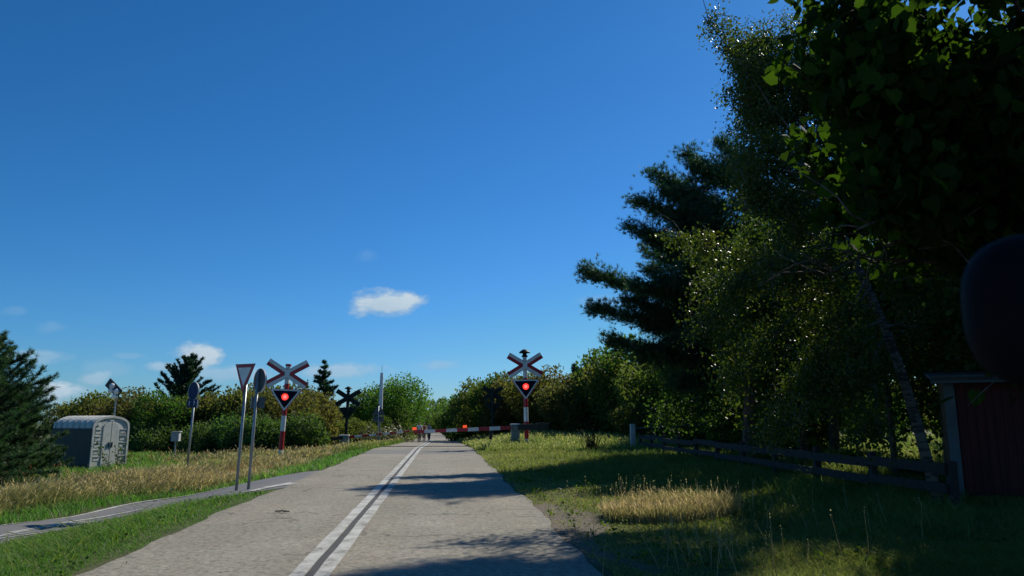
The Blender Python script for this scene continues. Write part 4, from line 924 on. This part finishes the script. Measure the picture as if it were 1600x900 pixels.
left = [(pB, 128, 66, .95, 'reddish brown bush left of the cabinet roof, next to the pine'), (pA, 165, 64, 1.12, 'olive bush behind the lamp mast'), (pB, 200, 62, 1.0, 'brown bush right of the lamp mast'),
        (pB, 228, 60, 1.03, 'brown pointed bush left of the dark conifer'), (pC, 262, 58, .9, 'dark bush in front of the dark conifer'), (pC, 300, 62, .95, 'dark bush behind the thin sign post'),
        (pA, 338, 60, 1.08, 'olive bush between the sign posts'), (pB, 372, 60, 1.05, 'brownish bush behind the give way sign'), (pA, 408, 58, 1.1, 'olive topped bush left of the left crossing signal'),
        (pB, 430, 52, .88, 'red-brown bush directly behind the left crossing signal'), (pB, 462, 57, 1.02, 'brown bush right of the left crossing signal'), (pB, 486, 64, 1.0, 'brown bush left of the dark rear signal'),
        (pA, 518, 60, .62, 'low olive bush beside the rear barrier counterweight'), (pA, 560, 76, .68, 'olive bush behind the rear signal pole'), (pC, 585, 78, .7, 'dark bush under the white mast')]
for (p, px, D, sc, lb) in left: put(p, px, D, sc, lb, GL)
for (px, D, sc, lb) in [(222, 56, 1.1, 'light green bush right of the cabinet'), (255, 55, 1.0, 'light green bush behind the small marker box'), (330, 47, 1.0, 'grey-green bush between the two sign posts'), (358, 46, 1.15, 'grey-green bush left of the give way post'),
                        (395, 45, 1.15, 'grey-green bush right of the give way post'), (420, 44, 1.05, 'grey-green bush left of the left signal pole'), (462, 44, 1.1, 'grey-green bush right of the left signal pole'), (478, 48, .8, 'low green bush before the brown hedge'), (300, 50, .95, 'grey-green bush right of the marker box')]:
    put(pD, px, D, sc, lb, 'pale willow bushes in front of the left hedge')
for (px, D, sc, lb) in [(620, 84, 1.1, 'bright green tree right of the white mast'), (596, 90, 1.12, 'green tree behind the white mast'), (578, 88, .82, 'green tree between the rear signal and the white mast')]:
    put(pE, px, D, sc, lb, 'green trees left of the far road', 'tree')
put(pC, 612, 80, .75, 'dark shaded bush under the bright green tree', GL)
for (px, D, sc, lb) in [(645, 150, 1.0, 'distant bush left of the far road'), (665, 190, 1.2, 'distant bush above the cyclists'), (700, 170, 1.2, 'distant dark bush right of the far road'), (722, 120, 1.0, 'dark bush at the bend right of the far road'), (680, 230, 1.3, 'distant bush closing the end of the road'), (634, 120, .8, 'light bush at the far left roadside'), (714, 140, 1.2, 'dark bush behind the tiny triangular sign')]:
    put(pC, px, D, sc, lb, 'distant roadside bushes')

# pale dead scrub under the white mast
dd = on(606, 68); root = empty('dead_scrub', dd, 0, 'pale leafless scrub at the roadside right of the white mast', 'scrub')
segs = []; tips = []
for i in range(60):
    a = rng.uniform(0, 6.28); b_ = wander((rng.normal() * .9, rng.normal() * .5, -.1), (math.cos(a), math.sin(a), 1.2), rng.uniform(1.2, 2.3), 6, .25, -.02); segs.append((b_, np.linspace(.02, .008, 7))); tips.append(b_[2:])
tubes('stems', segs, M['lf_dead'], root, 4); tips = np.concatenate(tips); tips = np.repeat(tips, 12, 0)
leaves('twigs', tips + rng.normal(size=tips.shape) * .22, rng.normal(size=tips.shape), .13, M['lf_dead'], root)

# conifers
conifer('spruce_tree', on(287, 70), 8.5, 5.2, 'dark broad conifer behind the thin sign post, left of the give way sign', 12, 10, 'lf_spruce', TUFT_FAR, .25, start=.14, shape=.62, top_el=1.05, low_el=.3, dens=.75, side=.07)
conifer('spruce_tree', on(503, 80), 9.0, 4.2, 'slender pointed spruce between the left signal and the rear signal', 13, 8, 'lf_spruce', TUFT_FAR, .30, start=.12, shape=.95, top_el=.5, low_el=-.05, dens=.55, side=.12)
conifer('spruce_tree', on(476, 84), 6.6, 2.8, 'small spruce just left of the slender pointed one', 10, 8, 'lf_spruce', TUFT_FAR, .30, start=.12, shape=.9, dens=.55, side=.12)
pj = conifer('young_pine', on(898, 66), 6.3, 1.7, 'small pine tip rising over the right hedge', 14, 6, 'lf_pine', TUFT_FAR, .24, start=.3, shape=.8, dens=.7)
for (px, D, s_, lb) in [(968, 62, 1.12, 'pointed pine rising left of the big pine limbs'), (930, 64, 1.04, 'pine tip in the middle of the right hedge line'), (1095, 38, .62, 'young blue-green pine under the big pine')]:
    copy_thing(pj, on(px, D), D, s_, lb, 'tree')
# left edge pines with long needles
conifer('pine_tree', on(-52, 21.5), 4.3, 3.1, 'tall bushy pine at the left edge of the photo', 17, 10, 'lf_pine', TUFT, .125, 'bark_pine', droop=.05, start=.03, shape=.55, top_el=.9, low_el=.05, dens=1.25)
conifer('pine_tree', on(26, 25), 2.75, 1.75, 'lower bushy pine left of the grey cabinet', 13, 10, 'lf_pine', TUFT, .125, 'bark_pine', droop=.06, start=.03, shape=.5, top_el=.9, low_el=.1, dens=1.2)

# small leafy weed in front of the cabinet doors
wd = on(182, 27.6); root = empty('leafy_weed', wd, 0, 'thin leafy sapling growing in front of the cabinet doors', 'plant'); segs = []; tips = []
for i in range(8):
    a = rng.uniform(0, 6.28); b_ = wander((rng.normal() * .12, rng.normal() * .1, -.05), (math.cos(a) * .5, math.sin(a) * .4, 1.3), rng.uniform(.8, 1.5), 8, .12, 0); segs.append((b_, np.linspace(.01, .003, 9))); tips.append(b_[3:])
tubes('stems', segs, M['bark'], root, 4); tips = np.repeat(np.concatenate(tips), 4, 0)
leaves('leaves', tips + rng.normal(size=tips.shape) * .07, rng.normal(size=tips.shape), .075, M['lf_oak'], root)
# spiky broom tuft on the right grass
wd = on(925, 33); root = empty('broom_plant', wd, 0, 'dark spiky plant in the grass left of the gate post', 'plant'); segs = []
for i in range(70):
    a = rng.uniform(0, 6.28); q = rng.uniform(.1, 1.0); segs.append((wander((rng.normal() * .15, rng.normal() * .1, -.05), (math.cos(a) * q, math.sin(a) * q, 1), rng.uniform(.6, 1.25), 4, .08, 0), np.linspace(.016, .004, 5)))
tubes('stems', segs, M['lf_pine'], root, 4)

# distant wood on the rising ground
n = 26000
wx = rng.uniform(-75, 170, n); wy = rng.uniform(345, 560, n); ci = np.stack([np.round(wx / 9), np.round(wy / 12)], 1)
hh = (np.sin(ci[:, 0] * 12.9898 + ci[:, 1] * 78.233) * 43758.5453) % 1
ox = wx / 9 - ci[:, 0]; oy = wy / 12 - ci[:, 1]; dome = np.sqrt(np.maximum(0, 1 - (ox ** 2 + oy ** 2) * 2.6))
P = np.stack([wx, wy, T(wx, wy) + (5 + 4 * hh) * dome * rng.uniform(.75, 1, n) + (rng.random(n) < .03) * rng.random(n) * 1.5], 1)
wood = leaves('distant_wood', P, rng.normal(size=P.shape) + np.array([0, 0, .4]), 1.25, M['lf_oak'], None, rnd=np.clip(hh * .6 + rng.random(n) * .4, 0, 1))
tag(wood, 'wooded rise closing the view at the end of the road', 'wood', None, 'stuff')

# ------------------------------------------------------------------ grass
def inpath(x, y):
    yl = np.array(PLx); yr_ = np.array(PRx)
    c1 = np.interp(y, yl[:, 1], yl[:, 0]); c2 = np.interp(y, yr_[:, 1], yr_[:, 0], right=9)
    c2 = np.where(y > 17, 9, c2)
    return (x > c1 - .03) & (x < c2 + .03) & (y < 22) & (x < 0)
def onroad(x, y): return (x > RL - .02 + .05 * np.sin(y * 3)) & (x < RR + .04 + .06 * np.sin(y * 2.7 + 1))
def grass(name, n, a0, a1, d0, d1, cond, h, w, mat, label, lean=.35, pw=1.0, heads=0, hscale=None, tone=None, wind=(-.3, -.1), hmat=None):
    """points spread over a sector of ground as seen from the road; nearer ones thinner and denser"""
    u = rng.random(n); D = d0 * (d1 / d0) ** (u ** pw) ; a = rng.uniform(a0, a1, n)      # a: lateral / depth
    x = a * D * math.cos(YAW) + D * math.sin(YAW); y = -a * D * math.sin(YAW) + D * math.cos(YAW)
    m_ = (~inpath(x, y)) & (~onroad(x, y)) & cond(x, y); x, y, D = x[m_], y[m_], D[m_]; n = len(x)
    cl = np.sin(x * 2.1 + 1.3 * np.sin(y * 1.7)) * np.sin(y * 1.9 + 1.1 * np.sin(x * 1.3)) * .5 + .5
    cl2 = np.sin(x * .43 + 2 * np.sin(y * .31)) * np.sin(y * .27 + x * .11) * .5 + .5
    hh = h * rng.uniform(.45, 1.15, n) * (.65 + .55 * cl)
    if hscale is not None: hh = hh * hscale(x, y)
    ww = np.maximum(w * .8, D * .0005) * rng.uniform(.7, 1.3, n)
    az = rng.uniform(0, 2 * math.pi, n); fx, fy = np.cos(az), np.sin(az)
    lz = lean * rng.uniform(.2, 1.4, n) * hh; la = rng.uniform(0, 2 * math.pi, n)
    lx = np.cos(la) * lz + wind[0] * hh * .5; ly = np.sin(la) * lz + wind[1] * hh * .5
    z = T(x, y) - .01
    B = np.stack([x, y, z], 1); side = np.stack([fx, fy, np.zeros(n)], 1) * ww[:, None]; bend = np.stack([lx, ly, np.zeros(n)], 1); up = np.array([0, 0, 1.0]) * hh[:, None]
    v = np.stack([B - side, B + side, B + side * .75 + bend * .3 + up * .55, B - side * .75 + bend * .3 + up * .55, B + bend + up * .97, B + bend * 1.02 + up], 1)
    base = (np.arange(n) * 6)[:, None]; f = np.concatenate([base + np.array([0, 1, 2, 3]), base + np.array([3, 2, 4, 5])], 0)
    tn = cl2 if tone is None else tone(x, y, cl2)
    rnd = np.clip(rng.random(n) * .55 + .45 * tn, 0, 1)
    o = np_mesh(name, v.reshape(-1, 3), f, mat, None, np.repeat(rnd, 6)); tag(o, label, 'grass', None, 'stuff')
    if heads:
        k = rng.random(n) < heads; P = (B + bend + up)[k]; dr = unit((bend + up * .5)[k]); L = (.07 + .07 * rng.random(k.sum())); sd = np.stack([fx, fy, np.zeros(n)], 1)[k] * (ww[k] * 1.15)[:, None]
        Q = np.stack([P - dr * .3 * L[:, None], P + sd, P + dr * L[:, None], P - sd], 1); fb_ = (np.arange(len(P)) * 4)[:, None] + np.arange(4)[None]
        oh = np_mesh(name.replace('grass', 'grass_heads'), Q.reshape(-1, 3), fb_, hmat or mat, None, np.repeat(np.clip(.55 + .45 * rng.random(len(P)), 0, 1), 4))
        tag(oh, label.replace('grass', 'grass seed heads'), 'grass', None, 'stuff')
    return o
pl_ = np.array(PLx)
def leftof(x, y): return x < np.interp(y, pl_[:, 1], pl_[:, 0], right=-3.2)
def pathdist(x, y): return np.interp(y, pl_[:, 1], pl_[:, 0], right=-3.35) - x
# strip between road and path
grass('short_grass', 170000, -.92, .02, 5.5, 18, lambda x, y: (~leftof(x, y)) & (x < RL + .3), .08, .0045, M['gr_green'], 'short green grass on the strip between the road and the cycle path', .9, hscale=lambda x, y: .55 + .9 * sm((RL - x - .2) / .9), tone=lambda x, y, c: c * .8)
grass('long_loose_grass', 2500, -.92, -.2, 5.5, 14, lambda x, y: (~leftof(x, y)) & (x < RL - .3), .22, .004, M['gr_mid'], 'loose long blades lying over the short strip beside the road', 1.6)
# green fringe beyond the path, then tall straw coloured grass, then green meadow
grass('verge_grass', 110000, -.95, -.1, 9, 60, lambda x, y: leftof(x, y) & (pathdist(x, y) < 2.2), .20, .005, M['gr_green'], 'green grass fringe along the far side of the cycle path', .8, tone=lambda x, y, c: c)
grass('tall_dry_grass', 200000, -.95, -.10, 11, 44, lambda x, y: leftof(x, y) & (rng.random(len(x)) < sm((pathdist(x, y) - .5) / 1.8)) & (rng.random(len(x)) < 1 - sm((pathdist(x, y) - 4.5 - 1.5 * np.sin(y * .4)) / 4)), .44, .005, M['gr_dry'], 'tall straw coloured grass leaning in the wind around the cabinet and sign posts', .7, heads=.5, wind=(.55, .1), hscale=lambda x, y: .6 + .55 * np.sin(x * .8 + y * .5) * np.sin(y * .7 - x * .3) + .15 * sm((pathdist(x, y) - 1) / 2), tone=lambda x, y, c: .9 * sm((pathdist(x, y) - .8) / 2.6) * (.15 + .85 * sm(c * 1.3 - .1)) * (1 - .75 * sm((y - 21) / 12)))
grass('meadow_grass', 110000, -.95, -.12, 26, 75, lambda x, y: leftof(x, y) & (pathdist(x, y) > 3.0), .30, .006, M['gr_green'], 'green meadow grass between the tall grass and the left hedge', .5, tone=lambda x, y, c: c)
grass('red_seed_grass', 5000, -.9, -.12, 20, 50, lambda x, y: leftof(x, y) & (pathdist(x, y) > 1.6) & (np.sin(x * .9) * np.sin(y * .6) > .35), .52, .005, M['gr_dry'], 'reddish dock and grass standing among the tall grass', .4, heads=.9, hmat=M['gr_red'])
grass('far_left_grass', 60000, -.28, -.06, 34, 120, lambda x, y: leftof(x, y) & (x > -16), .32, .007, M['gr_mid'], 'grass along the left roadside beyond the crossing', .5, heads=.2, tone=lambda x, y, c: sm((-x - 4.2) / 2))
# right side
dirt = lambda x, y: ~((x < 2.1 + .35 * np.sin(y * 1.3)) & (np.abs(y - 10.3) < 2.8 + .5 * np.sin(x * 7)) & (rng.random(len(x)) < .85))
grass('right_verge_grass', 260000, -.12, .74, 5.5, 40, lambda x, y: (x > RR) & dirt(x, y), .085, .0045, M['gr_mid'], 'short patchy grass on the right verge with fallen stalks', 1.0, hscale=lambda x, y: .55 + .9 * sm((x - 2.2) / 2) + .75 * sm((y - 14) / 7), tone=lambda x, y, c: c * .95)
grass('right_tall_grass', 140000, -.12, .42, 31, 90, lambda x, y: (x > RR + .4 + .4 * np.sin(y)) & (y > 34), .52, .006, M['gr_mid'], 'tall pale grass between the right boom and the hedge', .5, heads=.35, hscale=lambda x, y: .45 + .55 * sm((x - 2) / 2) * sm((y - 33) / 6), tone=lambda x, y, c: .6 + .4 * c)
grass('fence_foot_grass', 30000, .06, .60, 8, 36, lambda x, y: (x > 6.2 - .02 * y + .5 * np.sin(y)) & (x < 12), .30, .005, M['gr_mid'], 'shaded rough grass at the foot of the dark fence', .7)
grass('gap_meadow_grass', 26000, .30, .72, 19, 60, lambda x, y: x > 9, .38, .006, M['gr_mid'], 'sunlit meadow grass glimpsed through the gap behind the fence', .5, heads=.2, tone=lambda x, y, c: .3 + .7 * c)
tc_ = ground_at(1035, 812)
grass('straw_tuft_grass', 190000, .12, .34, 8.5, 13.5, lambda x, y: ((x - tc_.x) / .95) ** 2 + ((y - tc_.y) / .5) ** 2 < rng.random(len(x)) * 1.6, .27, .005, M['gr_dry'], 'dense clump of tall straw coloured grass in the near right verge', .45, heads=.1, tone=lambda x, y, c: .35 + .6 * c)
def weeds(name, n, cx_, cy_, rx_, ry_, size, mat, label, ok):
    k = n // 14; x = cx_ + rng.uniform(-rx_, rx_, k); y = cy_ + rng.uniform(-ry_, ry_, k); m_ = ok(x, y) & ~onroad(x, y) & ~inpath(x, y); x, y = x[m_], y[m_]
    x = np.repeat(x, 14) + rng.normal(size=len(x) * 14) * .06; y = np.repeat(y, 14) + rng.normal(size=len(y) * 14) * .06
    P = np.stack([x, y, T(x, y) + rng.uniform(.01, .10, len(x))], 1)
    tag(leaves(name, P, unit(rng.normal(size=P.shape) * np.array([1, 1, .5]) + np.array([0, 0, .3])), size, M[mat], None), label, 'weeds', None, 'stuff')
weeds('verge_weeds', 4500, 4.0, 13, 3.0, 8, .045, 'lf_bright', 'broad leaved weeds scattered through the right verge', lambda x, y: x > 1.6)
weeds('strip_weeds', 1400, -5.6, 10, 2.3, 5, .04, 'lf_bright', 'clover and small weeds in the strip left of the road', lambda x, y: (x < RL) & ~leftof(x, y))
weeds('meadow_weeds', 9000, -13, 26, 7, 10, .10, 'lf_willow', 'darker weeds among the tall grass around the cabinet', lambda x, y: leftof(x, y) & (pathdist(x, y) > .6))
weeds('far_right_weeds', 8000, 7, 42, 5, 9, .13, 'lf_bright', 'green weeds standing in the pale grass left of the gate post', lambda x, y: (x > 6) )
# upright bleached stalks near the camera
def stalks():
    segs = []; heads_ = []
    for (px, py, n_, sx_, sy_) in [(1045, 812, 80, .55, .3), (1090, 810, 40, .5, .3), (1130, 880, 24, .4, .5), (1180, 885, 14, .5, .5), (1010, 800, 40, .5, .3), (1250, 830, 14, .8, .5)]:
        c_ = ground_at(px, py)
        for i in range(n_):
            x = c_.x + rng.normal() * sx_; y = c_.y + rng.normal() * sy_; h = rng.uniform(.22, .52); a = rng.uniform(0, 6.28)
            b_ = wander((x, y, Tz(x, y)), (math.cos(a) * .25 - .12, math.sin(a) * .25, 1), h, 4, .06, -.01); segs.append((b_, np.linspace(.003, .0016, 5))); heads_.append(b_[-1])
    mb = MB()
    for pts, rad in segs: mb.tube(pts, list(rad), 4)
    hp2 = np.repeat(np.array(heads_), 6, 0); P = hp2 + rng.normal(size=hp2.shape) * np.array([.004, .004, .03])
    o = mb.build('dry_stalks', M['gr_dry'], None)
    a = o.data.attributes.new('rnd', 'FLOAT', 'POINT'); a.data.foreach_set('value', np.full(len(o.data.vertices), .85, np.float32))
    tag(o, 'bleached upright grass stalks in the near right verge', 'grass', None, 'stuff')
    o2 = leaves('dry_stalk_heads', P, unit(rng.normal(size=P.shape) * .3 + np.array([0, 0, 1])), .012, M['gr_dry'], None, rnd=np.full(len(P), .9)); tag(o2, 'bleached seed heads of the near right grass stalks', 'grass', None, 'stuff')
stalks()
# grit, fallen leaves and a twig on the road
lp = []; 
n = 500; x = np.concatenate([rng.uniform(RL, RR, 12), RR + .25 + np.abs(rng.normal(size=488)) * .5]); y = rng.uniform(6, 24, n)
P = np.stack([x, y, T(x, y) + .022], 1)
tag(leaves('fallen_leaves', P, unit(rng.normal(size=(n, 3)) * np.array([1, 1, .15])), .03, M['lf_brown'], None, rnd=rng.random(n)), 'small fallen leaves and grit along the right road edge', 'fallen leaves', None, 'stuff')
tw_ = ground_at(441, 803); mb = MB(); mb.tube([(-.12, .05, .03), (0, 0, .04), (.10, .02, .03)], .01, 6); mb.tube([(0, 0, .04), (.05, -.1, .035)], .008, 6); mb.tube([(-.04, .02, .035), (-.02, .12, .04)], .007, 6)
tag(mb.build('fallen_twig', M['bark'], None, tw_), 'small forked twig lying on the left lane', 'twig')

# ------------------------------------------------------------------ cyclists
def skin_body(name, nodes, edges, mat, parent=None, sub=1):
    me = bpy.data.meshes.new(name); me.from_pydata([n_[0] for n_ in nodes], edges, []); o = bpy.data.objects.new(name, me); COL.objects.link(o)
    if parent: o.parent = parent
    md = o.modifiers.new('skin', 'SKIN')
    if not me.skin_vertices: me.skin_vertices.new(name='')
    for i, n_ in enumerate(nodes): me.skin_vertices[0].data[i].radius = (n_[1], n_[1])
    me.skin_vertices[0].data[0].use_root = True
    o.modifiers.new('sub', 'SUBSURF').levels = sub; o.modifiers['sub'].render_levels = sub
    me.materials.append(mat); md.use_smooth_shade = True
    return o
def cyclist(loc, rz, shirt, plabel, blabel):
    b_ = empty('bicycle', loc, rz, blabel, 'bicycle', 'bicycles beyond the booms')
    for y in (-.52, .52):
        w = MB(); A = np.linspace(0, 2 * math.pi, 28, endpoint=False); pts = [(0, y + .33 * math.cos(a), .34 + .33 * math.sin(a)) for a in A] + [(0, y + .33, .34)]
        w.tube(pts, .018, 6, cap=False); wo_ = w.build('wheel', M['rubber'], b_)
        s_ = MB(); [s_.tube([(0, y, .34), (0, y + .32 * math.cos(a), .34 + .32 * math.sin(a))], .003, 4) for a in A[::2]]; s_.build('spokes', M['galv'], wo_)
    f = MB(); bbk = (0, 0.08, .30); seat = (0, .20, .82); hd_ = (0, -.34, .85)
    for p, q in ((bbk, seat), (bbk, (0, -.36, .72)), (seat, hd_), (bbk, (0, .52, .34)), (seat, (0, .52, .34)), (hd_, (0, -.52, .34))): f.tube([p, q], .017, 6)
    f.build('frame', M['black'], b_)
    h = MB(); h.tube([(-.27, -.22, .98), (-.2, -.36, 1.0), (.2, -.36, 1.0), (.27, -.22, .98)], .014, 6); h.tube([hd_, (0, -.36, 1.0)], .014, 6); h.build('handlebar', M['galv'], b_)
    s_ = MB(); s_.box((0, .22, .88), (.15, .26, .05)); s_.tube([seat, (0, .21, .88)], .013, 6); s_.build('saddle', M['black'], b_, bevel=.02)
    p = empty('person', loc, rz, plabel, 'person', 'cyclists beyond the booms')
    nodes = [((0, .20, .98), .13), ((0, .14, 1.15), .12), ((0, .08, 1.34), .14), ((0, .04, 1.45), .09), ((0, .02, 1.52), .055), ((0, .0, 1.58), .07), ((0, -.01, 1.66), .095), ((0, 0, 1.73), .085),
             ((-.17, .05, 1.42), .06), ((-.23, -.06, 1.22), .045), ((-.25, -.22, 1.06), .035), ((-.25, -.28, 1.02), .032), ((.17, .05, 1.42), .06), ((.23, -.06, 1.22), .045), ((.25, -.22, 1.06), .035), ((.25, -.28, 1.02), .032),
             ((-.10, .14, .95), .10), ((-.11, -.16, .76), .075), ((-.11, -.03, .42), .05), ((-.11, -.12, .33), .035), ((.10, .14, .95), .10), ((.11, -.12, .64), .075), ((.11, .06, .27), .05), ((.11, -.04, .17), .035)]
    edges = [(0, 1), (1, 2), (2, 3), (3, 4), (4, 5), (5, 6), (6, 7), (2, 8), (8, 9), (9, 10), (10, 11), (2, 12), (12, 13), (13, 14), (14, 15), (0, 16), (16, 17), (17, 18), (18, 19), (0, 20), (20, 21), (21, 22), (22, 23)]
    skin_body('body', nodes, edges, M['skin'], p, 2)
    cn = [((0, .20, .98), .15), ((0, .14, 1.15), .14), ((0, .08, 1.34), .16), ((0, .04, 1.44), .11), ((-.17, .05, 1.42), .08), ((-.22, -.03, 1.27), .065), ((.17, .05, 1.42), .08), ((.22, -.03, 1.27), .065)]
    skin_body('shirt', cn, [(0, 1), (1, 2), (2, 3), (2, 4), (4, 5), (2, 6), (6, 7)], M[shirt], p, 2)
    tn_ = [((0, .20, .95), .145), ((-.10, .14, .94), .118), ((-.11, -.14, .77), .092), ((.10, .14, .94), .118), ((.11, -.10, .66), .092)]
    skin_body('trousers', tn_, [(0, 1), (1, 2), (0, 3), (3, 4)], M['cloth_dark'], p, 2)
    skin_body('hair', [((0, .03, 1.70), .10), ((0, .04, 1.77), .075)], [(0, 1)], M['hair'], p, 1)
for (px, D, rz, sh, pl1, bl1) in [(655.5, 66, .15, 'cloth_white', 'cyclist in a white top riding closest, left of the others', 'bicycle ridden by the person in the white top'),
                                  (663, 72, -.1, 'cloth_rust', 'cyclist in a rust coloured top between the other two', 'bicycle ridden by the person in the rust top'),
                                  (670.5, 76, .1, 'cloth_grey', 'cyclist in a pale grey top, rightmost of the three', 'bicycle ridden by the person in the pale grey top')]:
    cyclist(on(px, D), rz, sh, pl1, bl1)

# ------------------------------------------------------------------ dark rounded mirror housing close to the camera at the right edge
mc = at(1628, 484, .95)
mr = empty('mirror_housing', mc, -YAW, 'black rounded mirror housing close to the camera at the right edge', 'vehicle mirror')
mb = MB(); nu, nv = 28, 18; vs = []; fs = []
for j in range(nv + 1):
    ph_ = math.pi * j / nv
    for i in range(nu):
        th_ = 2 * math.pi * i / nu; e = .75
        sg = lambda v, p: math.copysign(abs(v) ** p, v)
        vs.append((.094 * sg(math.sin(ph_), e) * sg(math.cos(th_), e), .055 * sg(math.sin(ph_), e) * sg(math.sin(th_), e), .100 * sg(math.cos(ph_), e)))
for j in range(nv):
    for i in range(nu): fs.append((j * nu + i, j * nu + (i + 1) % nu, (j + 1) * nu + (i + 1) % nu, (j + 1) * nu + i))
mb.add(vs, fs); mb.build('housing', M['matt_black'], mr, smooth=True)
mb = MB(); mb.tube([(.03, 0, -.08), (.09, .01, -.14), (.22, .02, -.19)], [.022, .02, .026], 12); mb.build('bracket_arm', M['black'], mr, smooth=True)
mb = MB(); mb.prism([(.066 * math.cos(a), .08 * math.sin(a)) for a in np.linspace(0, 2 * math.pi, 28, endpoint=False)], .050, .056); mb.build('glass', M['galv'], mr)
